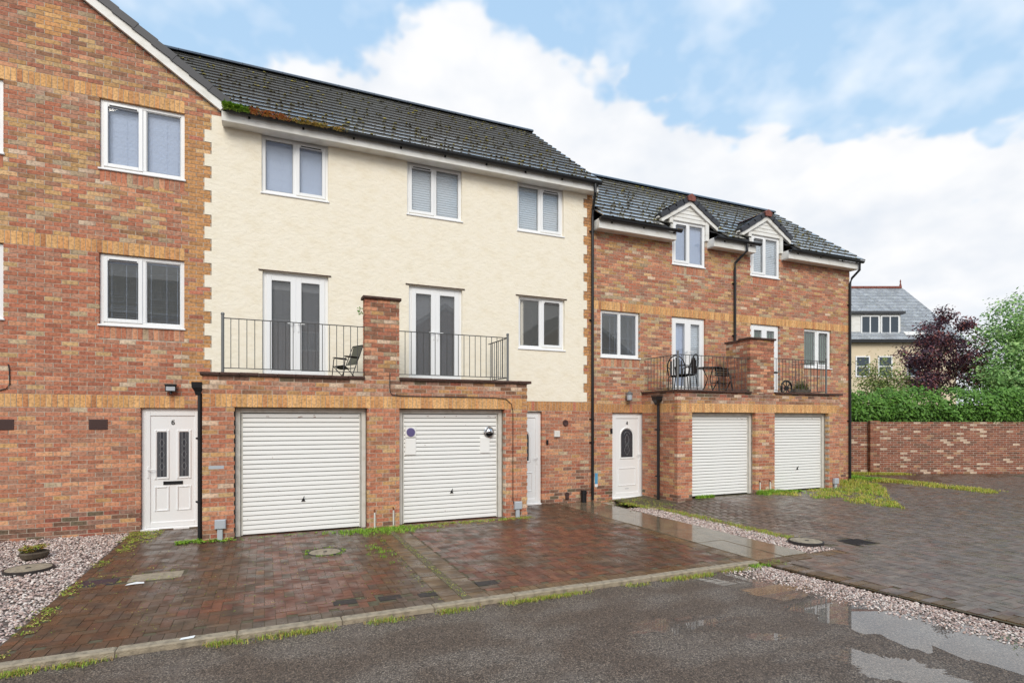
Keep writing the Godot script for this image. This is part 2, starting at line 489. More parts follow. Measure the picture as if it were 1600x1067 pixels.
func soldiers(list: Array, W: Transform3D, x0: float, x1: float, y0: float, y1: float, palname: String, depth := 0.1) -> void:
	var cnt := int(round((x1 - x0) / (MODULE / 3.0)))
	var p := (x1 - x0) / cnt
	for i in cnt:
		# the unit piece's colour runs along its length: turn the piece upright
		var b := Basis.from_euler(Vector3(rng.randf_range(-0.006, 0.006), rng.randf_range(-0.012, 0.012), PI / 2)) * Basis.from_scale(Vector3(y1 - y0 - 0.0095, p - 0.009, depth))
		list.append({"x": W * Transform3D(b, Vector3(x0 + (i + 0.5) * p, (y0 + y1) * 0.5 - 0.004, rng.randf_range(-0.0015, 0.0015))), "v": pick(palname)})

# a flat wall face with openings, and the reveals of the openings
func wall_face(mb: MB, W: Transform3D, x0: float, x1: float, y0: float, y1: float, holes0: Array, z := 0.0, reveal := 0.2) -> void:
	var holes := []
	for h in holes0:
		holes.append(h.grow_individual(0.012, 0.0, 0.012, 0.004) if z < 0.0 else h)
	var xs := [x0, x1]
	var ys := [y0, y1]
	for h in holes:
		for q in [h.position.x, h.end.x]:
			if q > x0 and q < x1 and not xs.has(q):
				xs.append(q)
		for q in [h.position.y, h.end.y]:
			if q > y0 and q < y1 and not ys.has(q):
				ys.append(q)
	xs.sort()
	ys.sort()
	for i in xs.size() - 1:
		for j in ys.size() - 1:
			var cx: float = (xs[i] + xs[i + 1]) * 0.5
			var cy: float = (ys[j] + ys[j + 1]) * 0.5
			var open := false
			for h in holes:
				if h.has_point(Vector2(cx, cy)):
					open = true
			if not open:
				mb.quad(W * Vector3(xs[i], ys[j], z), W * Vector3(xs[i + 1], ys[j], z), W * Vector3(xs[i + 1], ys[j + 1], z), W * Vector3(xs[i], ys[j + 1], z))
	for h in holes:
		var a: Vector2 = Vector2(maxf(h.position.x, x0), maxf(h.position.y, y0))
		var b: Vector2 = Vector2(minf(h.end.x, x1), minf(h.end.y, y1))
		if b.x <= a.x or b.y <= a.y:
			continue
		var zb := z - reveal
		mb.quad(W * Vector3(a.x, a.y, z), W * Vector3(a.x, b.y, z), W * Vector3(a.x, b.y, zb), W * Vector3(a.x, a.y, zb))
		mb.quad(W * Vector3(b.x, a.y, zb), W * Vector3(b.x, b.y, zb), W * Vector3(b.x, b.y, z), W * Vector3(b.x, a.y, z))
		if h.end.y <= y1:
			mb.quad(W * Vector3(a.x, b.y, z), W * Vector3(b.x, b.y, z), W * Vector3(b.x, b.y, zb), W * Vector3(a.x, b.y, zb))
		if h.position.y >= y0:
			mb.quad(W * Vector3(a.x, a.y, zb), W * Vector3(b.x, a.y, zb), W * Vector3(b.x, a.y, z), W * Vector3(a.x, a.y, z))

# ---------------------------------------------------------------- windows and doors
func ring(mb: MB, x0: float, x1: float, y0: float, y1: float, w: float, z0: float, z1: float, r := 0.006, wb := -1.0) -> void:
	if wb < 0.0:
		wb = w
	mb.cbox(Vector3(x0, y0, z0), Vector3(x0 + w, y1, z1), r)
	mb.cbox(Vector3(x1 - w, y0, z0), Vector3(x1, y1, z1), r)
	mb.cbox(Vector3(x0 + w, y1 - w, z0), Vector3(x1 - w, y1, z1 - 0.001), r)
	mb.cbox(Vector3(x0 + w, y0, z0), Vector3(x1 - w, y0 + wb, z1 - 0.001), r)

func pane(parent: Node3D, x0: float, x1: float, y0: float, y1: float, z: float) -> void:
	# double glazing: two sheets of glass 16 mm apart, each its own sheet
	var mb := MB.new()
	for d in [0.0, -0.016]:
		mb.quad(Vector3(x0, y0, z + d), Vector3(x1, y0, z + d), Vector3(x1, y1, z + d), Vector3(x0, y1, z + d))
	obj("pane", mb, M.glass, parent)
	var g := MB.new()
	var e := 0.004
	ring(g, x0 - e, x1 + e, y0 - e, y1 + e, 0.008, z - 0.004, z + 0.004, 0.001)
	obj("gasket", g, M.gasket, parent)

func blind(parent: Node3D, x0: float, x1: float, y0: float, y1: float, z: float, style: String) -> void:
	var mb := MB.new()
	var m: Material = M.blind_pale
	if style == "closed" or style == "open" or style == "dark":
		var tilt := 1.34 if style == "closed" else (0.2 if style == "open" else 1.25)
		m = M.blind_dark if style == "dark" else M.blind_pale
		var pitch := 0.0215
		var y := y0 + 0.02
		while y < y1 - 0.03:
			var s := tilt + rng.randf_range(-0.05, 0.05)
			var dy := 0.0125 * sin(s)
			var dz := 0.0125 * cos(s)
			mb.quad(Vector3(x0, y - dy, z + dz), Vector3(x1, y - dy, z + dz), Vector3(x1, y + dy, z - dz), Vector3(x0, y + dy, z - dz))
			y += pitch
		for f in [0.12, 0.58, 0.9]:
			var xx := lerpf(x0, x1, f)
			mb.box(Vector3(xx - 0.0015, y0, z + 0.013), Vector3(xx + 0.0015, y1, z + 0.0145))
		mb.box(Vector3(x0, y1 - 0.03, z - 0.012), Vector3(x1, y1, z + 0.014))
		mb.box(Vector3(x0, y0, z - 0.01), Vector3(x1, y0 + 0.012, z + 0.012))
	elif style == "pleat":
		m = M.blind_white
		var y := y0
		while y < y1:
			var yb := minf(y + 0.05, y1)
			mb.quad(Vector3(x0, y, z), Vector3(x1, y, z), Vector3(x1, (y + yb) * 0.5, z + 0.012), Vector3(x0, (y + yb) * 0.5, z + 0.012))
			mb.quad(Vector3(x0, (y + yb) * 0.5, z + 0.012), Vector3(x1, (y + yb) * 0.5, z + 0.012), Vector3(x1, yb, z), Vector3(x0, yb, z))
			y = yb
	elif style == "vertical":
		m = M.blind_green
		var x := x0
		while x < x1 - 0.02:
			mb.quad(Vector3(x, y0, z + 0.02), Vector3(x + 0.075, y0, z - 0.015), Vector3(x + 0.075, y1, z - 0.015), Vector3(x, y1, z + 0.02))
			x += 0.09
	elif style == "curtain":
		m = M.curtain
		var x := x0
		while x < x0 + (x1 - x0) * 0.22:
			mb.quad(Vector3(x, y0, z), Vector3(x + 0.03, y0, z + 0.02), Vector3(x + 0.03, y1, z + 0.02), Vector3(x, y1, z))
			mb.quad(Vector3(x + 0.03, y0, z + 0.02), Vector3(x + 0.06, y0, z), Vector3(x + 0.06, y1, z), Vector3(x + 0.03, y1, z + 0.02))
			x += 0.06
	else:
		return
	obj("blind", mb, m, parent)

func trickle_vent(parent: Node3D, x0: float, x1: float, y: float, z: float) -> void:
	var mb := MB.new()
	mb.cbox(Vector3(x0, y - 0.01, z), Vector3(x1, y + 0.01, z + 0.012), 0.004)
	obj("trickle_vent", mb, M.slate_plastic, parent)

# two-light window; opener "l", "r" or "": the light that has a sash of its own
func window(house: Node3D, x0: float, x1: float, y0: float, y1: float, opener: String, style: String, sill_ext := 0.02, style2 := "", set_back := 0.05) -> Node3D:
	var w := group_node("window", house, Vector3(x0, y0, 0))
	var W := x1 - x0
	var H := y1 - y0
	var zf := -set_back
	var fr := MB.new()
	ring(fr, 0, W, 0, H, 0.062, zf - 0.07, zf)
	var xm := W * (0.5 if opener == "" else (0.505 if opener == "l" else 0.495))
	fr.cbox(Vector3(xm - 0.032, 0.062, zf - 0.07), Vector3(xm + 0.032, H - 0.062, zf - 0.002), 0.006)
	obj("frame", fr, M.upvc, w)
	var lights := [[0.062, xm - 0.032, "l", style], [xm + 0.032, W - 0.062, "r", style2 if style2 != "" else style]]
	for L in lights:
		var a: float = L[0]
		var b: float = L[1]
		var lo := 0.062
		var hi := H - 0.062
		if opener == L[2]:
			var sa := MB.new()
			ring(sa, a - 0.014, b + 0.014, lo - 0.014, hi + 0.014, 0.062, zf - 0.04, zf + 0.016)
			obj("sash", sa, M.upvc, w)
			trickle_vent(w, a + 0.07, b - 0.07, hi - 0.03, zf + 0.014)
			a += 0.046; b -= 0.046; lo += 0.046; hi -= 0.046
		else:
			var be := MB.new()
			ring(be, a - 0.001, b + 0.001, lo - 0.001, hi + 0.001, 0.016, zf - 0.035, zf - 0.012, 0.008)
			obj("bead", be, M.upvc, w)
			a += 0.014; b -= 0.014; lo += 0.014; hi -= 0.014
		pane(w, a, b, lo, hi, zf - 0.022)
		blind(w, a - 0.01, b + 0.01, lo - 0.01, hi + 0.01, zf - 0.085, L[3])
	var si := MB.new()
	si.cbox(Vector3(-sill_ext, -0.034, -0.1), Vector3(W + sill_ext, -0.001, 0.03), 0.008)
	obj("sill", si, M.upvc, w)
	return w

func handle(parent: Node3D, at: Vector3, dir: float, m: Material) -> void:
	var mb := MB.new()
	mb.cbox(at + Vector3(-0.014, -0.11, 0), at + Vector3(0.014, 0.09, 0.012), 0.005)
	mb.tube([at + Vector3(0, 0.04, 0.01), at + Vector3(0, 0.04, 0.045), at + Vector3(dir * 0.11, 0.04, 0.048)], 0.008, 0.008, 8)
	mb.box(at + Vector3(-0.004, -0.075, 0.012), at + Vector3(0.004, -0.05, 0.014))
	obj("handle", mb, m, parent)

func french_doors(house: Node3D, x0: float, x1: float, y0: float, y1: float, style: String, style2 := "") -> void:
	var w := group_node("french_door", house, Vector3(x0, y0, 0))
	var W := x1 - x0
	var H := y1 - y0
	var zf := -0.05
	var fr := MB.new()
	ring(fr, 0, W, 0, H, 0.066, zf - 0.07, zf, 0.006, 0.05)
	obj("frame", fr, M.upvc, w)
	for k in 2:
		var a := 0.06 + k * (W * 0.5 - 0.062)
		var b := a + W * 0.5 - 0.058
		var leaf := MB.new()
		ring(leaf, a, b, 0.045, H - 0.06, 0.1, zf - 0.05, zf + 0.018 - 0.004 * k, 0.008, 0.12)
		obj("leaf", leaf, M.upvc, w)
		pane(w, a + 0.1, b - 0.1, 0.165, H - 0.16, zf - 0.015)
		blind(w, a + 0.09, b - 0.09, 0.155, H - 0.15, zf - 0.08, style2 if k == 1 and style2 != "" else style)
		handle(w, Vector3(b - 0.045 if k == 0 else a + 0.045, 1.02, zf + 0.018), -1.0 if k == 0 else 1.0, M.upvc)

func moulding(mb: MB, x0: float, x1: float, y0: float, y1: float, z: float, w := 0.03) -> void:
	ring(mb, x0, x1, y0, y1, w, z - 0.002, z + 0.016, 0.012)

func number_plate(parent: Node3D, txt: String, at: Vector3, h: float) -> void:
	var tm := TextMesh.new()
	tm.text = txt
	var f := SystemFont.new()
	f.font_names = PackedStringArray(["Droid Sans"])
	f.font_weight = 700
	tm.font = f
	tm.font_size = 32
	tm.pixel_size = h / 24.0
	tm.depth = 0.006
	var o := MeshInstance3D.new()
	o.mesh = tm
	o.material_override = M.ink
	o.name = "house_number"
	parent.add_child(o, true)
	o.position = at

func arch_pts(xc: float, y0: float, w: float, h: float, n := 12) -> Array:
	var r := w * 0.5
	var p := [Vector2(xc - r, y0), Vector2(xc + r, y0)]
	for i in n + 1:
		var a := PI * i / n
		p.append(Vector2(xc + cos(a) * r, y0 + h - r + sin(a) * r))
	return p

func front_door(house: Node3D, x0: float, x1: float, y0: float, y1: float, style: String, number: String, hinge_right: bool) -> Node3D:
	var w := group_node("front_door", house, Vector3(x0, y0, 0))
	var W := x1 - x0
	var H := y1 - y0
	var zf := -0.07
	var fr := MB.new()
	ring(fr, 0, W, 0, H, 0.068, zf - 0.07, zf, 0.006, 0.035)
	obj("frame", fr, M.upvc, w)
	var sa := MB.new()
	ring(sa, 0.06, W - 0.06, 0.03, H - 0.06, 0.075, zf - 0.06, zf + 0.012, 0.008, 0.085)
	obj("sash", sa, M.upvc, w)
	var pl := MB.new()
	pl.box(Vector3(0.13, 0.1, zf - 0.04), Vector3(W - 0.13, H - 0.13, zf - 0.006))
	var zp := zf - 0.006
	var a := 0.135
	var b := W - 0.135
	var cx := W * 0.5
	if style == "twin":
		for s in [-1, 1]:
			var xa: float = cx + s * 0.17 - 0.115
			moulding(pl, xa, xa + 0.23, 0.86, H - 0.4 + 0.02, zp, 0.042)
			moulding(pl, xa, xa + 0.23, 0.3, 0.74, zp, 0.03)
		obj("panel", pl, M.upvc, w)
		for s in [-1, 1]:
			var xa: float = cx + s * 0.17 - 0.073
			var gm := MB.new()
			gm.box(Vector3(xa, 0.9, zp), Vector3(xa + 0.146, H - 0.422, zp + 0.004))
			obj("glass_panel", gm, M.leaded, w)
			var ld := MB.new()
			var xm := xa + 0.073
			for q in [-0.045, -0.024, 0.024, 0.045]:
				ld.box(Vector3(xm + q - 0.0025, 0.9, zp + 0.004), Vector3(xm + q + 0.0025, H - 0.422, zp + 0.008))
			for q in 3:
				var yy := lerpf(0.9, H - 0.422, 0.24 + 0.26 * q)
				var hh := 0.075
				var pts := [Vector2(0, -hh), Vector2(0.036, 0), Vector2(0, hh), Vector2(-0.036, 0)]
				for i in 4:
					var p: Vector2 = pts[i]
					var p2: Vector2 = pts[(i + 1) % 4]
					ld.tube([Vector3(xm + p.x, yy + p.y, zp + 0.006), Vector3(xm + p2.x, yy + p2.y, zp + 0.006)], 0.0032, 0.0032, 4, Color.WHITE, false)
			obj("leading", ld, M.lead, w)
		var lb := MB.new()
		ring(lb, cx - 0.15, cx + 0.15, 0.765, 0.825, 0.014, zp, zp + 0.016, 0.004)
		lb.box(Vector3(cx - 0.136, 0.779, zp), Vector3(cx + 0.136, 0.811, zp + 0.008))
		obj("letterbox", lb, M.black_plastic, w)
	else:
		moulding(pl, a + 0.08, b - 0.08, 0.28, 0.72, zp, 0.022)
		obj("panel", pl, M.upvc, w)
		var gw := 0.34
		var gy := 0.98
		var gh := 0.7
		var outer := arch_pts(cx, gy - 0.05, gw + 0.1, gh + 0.1)
		var inner := arch_pts(cx, gy, gw, gh)
		var am := MB.new()
		for i in outer.size():
			var j := (i + 1) % outer.size()
			var o0 := Vector3(outer[i].x, outer[i].y, zp)
			var o1 := Vector3(outer[j].x, outer[j].y, zp)
			var i0 := Vector3(inner[i].x, inner[i].y, zp)
			var i1 := Vector3(inner[j].x, inner[j].y, zp)
			var f := Vector3(0, 0, 0.016)
			var m0 := (o0 + i0) * 0.5 + f
			var m1 := (o1 + i1) * 0.5 + f
			am.quad(o0, o1, m1, m0)
			am.quad(m0, m1, i1, i0)
		obj("arch_moulding", am, M.upvc, w)
		var gm := MB.new()
		for i in range(1, inner.size() - 1):
			gm.tri(Vector3(inner[0].x, inner[0].y, zp + 0.002), Vector3(inner[i].x, inner[i].y, zp + 0.002), Vector3(inner[i + 1].x, inner[i + 1].y, zp + 0.002))
		obj("glass_panel", gm, M.leaded, w)
		var ld := MB.new()
		for s in [-1.0, 1.0]:
			var p := []
			for i in 13:
				var u := i / 12.0
				p.append(Vector3(cx + s * 0.075 * sin(u * PI * 2.0) * (1.0 - u * 0.3), gy + 0.05 + u * 0.52, zp + 0.005))
			ld.tube(p, 0.004, 0.004, 4, Color.WHITE, false)
			p = []
			for i in 9:
				var u := i / 8.0
				p.append(Vector3(cx + s * (0.02 + 0.1 * u * (1.2 - u)), gy + 0.2 + u * 0.3, zp + 0.005))
			ld.tube(p, 0.003, 0.003, 4, Color.WHITE, false)
		var pa := arch_pts(cx, gy + 0.3, 0.15, 0.33)
		var pp := []
		for q in range(2, pa.size()):
			pp.append(Vector3(pa[q].x, pa[q].y, zp + 0.005))
		ld.tube(pp, 0.004, 0.004, 4, Color.WHITE, false)
		obj("leading", ld, M.lead, w)
		var fl := MB.new()
		fl.cbox(Vector3(cx - 0.055, 0.2, zp), Vector3(cx + 0.055, 0.215, zp + 0.004), 0.002)
		obj("maker_plate", fl, M.grey_plastic, w)
	if number != "":
		number_plate(w, number, Vector3(cx, H - 0.25, zp + 0.004), 0.085)
	handle(w, Vector3(0.1 if hinge_right else W - 0.1, 1.0, zf + 0.012), 1.0 if hinge_right else -1.0, M.upvc)
	var st := MB.new()
	st.cbox(Vector3(-0.01, -0.03, -0.14), Vector3(W + 0.01, 0.004, 0.0), 0.006)
	obj("threshold", st, M.upvc, w)
	return w

func garage_door(house: Node3D, x0: float, x1: float, y0: float, y1: float, z: float, with_handle := true) -> Node3D:
	var w := group_node("garage_door", house, Vector3(x0, y0, z))
	var W := x1 - x0
	var H := y1 - y0
	var fr := MB.new()
	fr.cbox(Vector3(0.006, 0, -0.07), Vector3(0.082, H - 0.006, 0), 0.005)
	fr.cbox(Vector3(W - 0.082, 0, -0.07), Vector3(W - 0.006, H - 0.006, 0), 0.005)
	fr.cbox(Vector3(0.082, H - 0.085, -0.07), Vector3(W - 0.082, H - 0.006, -0.002), 0.005)
	obj("frame", fr, M.frame_white, w)
	for ex in [0.094, W - 0.116]:
		var ed := MB.new()
		ed.box(Vector3(ex, 0.012, -0.06), Vector3(ex + 0.022, H - 0.095, -0.022))
		obj("edge_channel", ed, M.frame_white, w)
	var cnt := 26
	var p := (H - 0.11) / cnt
	var bk := MB.new()
	bk.box(Vector3(0.1, 0.012, -0.07), Vector3(W - 0.1, H - 0.09, -0.052))
	obj("backing", bk, M.galvanised, w)
	var rb := MB.new()
	var a := Vector3(0.116, 0, 0)
	var L := W - 0.232
	# one pressed rib: a face that leans out to a rounded lower lip
	var prof := [Vector2(-0.056, 0.008), Vector2(-0.034, 0.0085), Vector2(-0.028, 0.014), Vector2(-0.028, p * 0.55), Vector2(-0.031, p - 0.005), Vector2(-0.052, p - 0.001)]
	for i in prof.size() - 1:
		rb.quad(Vector3(0, prof[i].y, prof[i].x), Vector3(L, prof[i].y, prof[i].x), Vector3(L, prof[i + 1].y, prof[i + 1].x), Vector3(0, prof[i + 1].y, prof[i + 1].x))
	var rm := rb.done()
	for i in cnt:
		var o := MeshInstance3D.new()
		o.mesh = rm
		o.material_override = M.steel_white
		o.name = "rib"
		w.add_child(o, true)
		o.position = a + Vector3(0, 0.012 + i * p, rng.randf_range(-0.0012, 0.0012))
		o.rotation.z = rng.randf_range(-0.0006, 0.0006)
	# rusty chips where the paint has flaked
	for i in 16:
		var k := MB.new()
		var cxx := rng.randf_range(0.14, W - 0.14)
		var row := rng.randi_range(0, cnt - 1) if i > 6 else cnt - 1
		if i % 4 == 3:
			cxx = W - 0.122
		var cy := 0.012 + row * p + 0.012 + rng.randf() * p * 0.5
		var sx := rng.randf_range(0.004, 0.03) if row == cnt - 1 else rng.randf_range(0.003, 0.009)
		k.box(Vector3(cxx - sx, cy - 0.003, -0.031), Vector3(cxx + sx * 0.7, cy + rng.randf_range(0.002, 0.006), -0.0255))
		obj("rust_chip", k, M.rust, w)
	if with_handle:
		var hb := MB.new()
		var c := Vector3(W * 0.5, 0.555, -0.03)
		hb.tri(c + Vector3(-0.034, -0.03, 0.014), c + Vector3(0.034, -0.03, 0.014), c + Vector3(0.0, 0.035, 0.014))
		hb.quad(c + Vector3(-0.034, -0.03, 0), c + Vector3(0.034, -0.03, 0), c + Vector3(0.034, -0.03, 0.014), c + Vector3(-0.034, -0.03, 0.014))
		hb.quad(c + Vector3(0.034, -0.03, 0), c + Vector3(0, 0.035, 0), c + Vector3(0, 0.035, 0.014), c + Vector3(0.034, -0.03, 0.014))
		hb.quad(c + Vector3(0, 0.035, 0), c + Vector3(-0.034, -0.03, 0), c + Vector3(-0.034, -0.03, 0.014), c + Vector3(0, 0.035, 0.014))
		hb.tube([c + Vector3(0, 0.02, 0.01), c + Vector3(0.004, 0.025, 0.03), c + Vector3(0.012, 0.06, 0.034)], 0.007, 0.006, 6)
		obj("handle", hb, M.black_iron, w)
	return w

# ---------------------------------------------------------------- pipes, gutters, railings
func downpipe(house: Node3D, pts: Array, r := 0.034, brackets := []) -> void:
	var w := group_node("downpipe", house)
	var mb := MB.new()
	mb.tube(pts, r, r, 12)
	obj("pipe", mb, M.black_plastic, w)
	for y in brackets:
		var b := MB.new()
		var p: Vector3 = pts[pts.size() - 1]
		b.tube([Vector3(p.x, y - 0.02, p.z), Vector3(p.x, y + 0.02, p.z)], r + 0.007, r + 0.007, 12)
		b.box(Vector3(p.x - r - 0.03, y - 0.014, p.z - r - 0.012), Vector3(p.x + r + 0.03, y + 0.014, p.z - r + 0.006))
		obj("bracket", b, M.black_plastic, w)

func hopper(house: Node3D, at: Vector3) -> void:
	var mb := MB.new()
	var p0 := [Vector2(0.036, -0.14), Vector2(0.05, -0.08), Vector2(0.085, -0.02), Vector2(0.09, 0.07)]
	for i in 3:
		for s in 4:
			var q := [Vector2(-1, 1), Vector2(1, 1), Vector2(1, -1), Vector2(-1, -1)]
			var a: Vector2 = q[s]
			var b: Vector2 = q[(s + 1) % 4]
			mb.quad(at + Vector3(a.x * p0[i].x, p0[i].y, a.y * p0[i].x), at + Vector3(b.x * p0[i].x, p0[i].y, b.y * p0[i].x), at + Vector3(b.x * p0[i + 1].x, p0[i + 1].y, b.y * p0[i + 1].x), at + Vector3(a.x * p0[i + 1].x, p0[i + 1].y, a.y * p0[i + 1].x))
	mb.box(at + Vector3(-0.082, 0.035, -0.082), at + Vector3(0.082, 0.045, 0.082))
	obj("hopper", mb, M.black_plastic, house)

func gutter(house: Node3D, x0: float, x1: float, y: float, z: float, brackets := true) -> void:
	var g := group_node("gutter", house)
	var mb := MB.new()
	var n := 8
	var r := 0.058
	for i in n:
		var a0 := PI * i / n
		var a1 := PI * (i + 1) / n
		var p0 := Vector3(0, -sin(a0) * r, cos(a0) * r)
		var p1 := Vector3(0, -sin(a1) * r, cos(a1) * r)
		mb.quad(Vector3(x0, y, z) + p1, Vector3(x1, y, z) + p1, Vector3(x1, y, z) + p0, Vector3(x0, y, z) + p0)
		mb.quad(Vector3(x0, y, z) + p0 * 0.94, Vector3(x1, y, z) + p0 * 0.94, Vector3(x1, y, z) + p1 * 0.94, Vector3(x0, y, z) + p1 * 0.94)
		mb.tri(Vector3(x0, y, z), Vector3(x0, y, z) + p0, Vector3(x0, y, z) + p1)
		mb.tri(Vector3(x1, y, z), Vector3(x1, y, z) + p1, Vector3(x1, y, z) + p0)
	mb.box(Vector3(x0, y - 0.006, z + r - 0.004), Vector3(x1, y + 0.004, z + r + 0.004))
	obj("channel", mb, M.black_plastic, g)
	if brackets:
		var x := x0 + 0.35
		while x < x1 - 0.1:
			var b := MB.new()
			for i in n:
				var a0 := PI * i / n
				var a1 := PI * (i + 1) / n
				var p0 := Vector3(0, -sin(a0) * 0.066, cos(a0) * 0.066)
				var p1 := Vector3(0, -sin(a1) * 0.066, cos(a1) * 0.066)
				b.quad(Vector3(x, y, z) + p1, Vector3(x + 0.035, y, z) + p1, Vector3(x + 0.035, y, z) + p0, Vector3(x, y, z) + p0)
			b.box(Vector3(x, y - 0.085, z - 0.064), Vector3(x + 0.035, y - 0.03, z - 0.05))
			obj("bracket", b, M.black_plastic, g)
			x += 0.92

func railing(house: Node3D, a: Vector3, b: Vector3, top: float, bottom: float, posts: Array) -> void:
	# a and b: ends on the floor line; heights are absolute
	var w := group_node("railing", house)
	var d := (b - a)
	d.y = 0
	var L := d.length()
	d = d.normalized()
	var side := d.cross(Vector3.UP)
	for y in [top, bottom]:
		var mb := MB.new()
		var p0 := Vector3(a.x, y, a.z)
		var p1 := Vector3(b.x, y, b.z)
		var h := Vector3(0, 0.006, 0)
		var s := side * 0.016
		mb.quad(p0 - h - s, p1 - h - s, p1 + h - s, p0 + h - s)
		mb.quad(p1 - h + s, p0 - h + s, p0 + h + s, p1 + h + s)
		mb.quad(p0 + h - s, p1 + h - s, p1 + h + s, p0 + h + s)
		mb.quad(p0 - h + s, p1 - h + s, p1 - h - s, p0 - h - s)
		mb.quad(p0 - h - s, p0 + h - s, p0 + h + s, p0 - h + s)
		mb.quad(p1 - h + s, p1 + h + s, p1 + h - s, p1 - h - s)
		obj("rail", mb, M.rail_steel, w)
	var cnt := int(round(L / 0.116))
	for i in range(1, cnt):
		var p := a.lerp(b, float(i) / cnt)
		var mb := MB.new()
		mb.tube([Vector3(p.x, bottom, p.z), Vector3(p.x, top, p.z)], 0.0065, 0.0065, 6, Color.WHITE, false)
		obj("baluster", mb, M.rail_steel, w)
	for p in posts:
		var mb := MB.new()
		mb.tube([Vector3(p.x, p.y, p.z), Vector3(p.x, top + 0.05, p.z)], 0.024, 0.024, 10)
		mb.lathe([[0.0, 0.0], [0.026, 0.004], [0.03, 0.02], [0.024, 0.04], [0.0, 0.05]], Vector3(p.x, top + 0.046, p.z), 10)
		obj("post", mb, M.galvanised, w)

# ---------------------------------------------------------------- roofs
func tile_mesh(k: int) -> ArrayMesh:
	if not VMESH.has("tile%d" % k):
		var mb := MB.new()
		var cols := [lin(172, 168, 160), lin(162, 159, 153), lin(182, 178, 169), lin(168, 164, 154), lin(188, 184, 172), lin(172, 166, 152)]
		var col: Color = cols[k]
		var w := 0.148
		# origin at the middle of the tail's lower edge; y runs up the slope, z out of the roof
		# near-black tail under a pale top: each course's shadow line is painted in
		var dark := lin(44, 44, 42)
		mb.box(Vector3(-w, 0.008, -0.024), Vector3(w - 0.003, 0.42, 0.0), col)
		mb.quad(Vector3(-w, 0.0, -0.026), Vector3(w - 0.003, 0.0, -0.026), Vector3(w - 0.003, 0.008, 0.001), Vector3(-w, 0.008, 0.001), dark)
		# the interlock: a low rib along one side
		mb.box(Vector3(w - 0.014, 0.02, -0.001), Vector3(w - 0.004, 0.42, 0.003), col)
		VMESH["tile%d" % k] = mb.done()
	return VMESH["tile%d" % k]

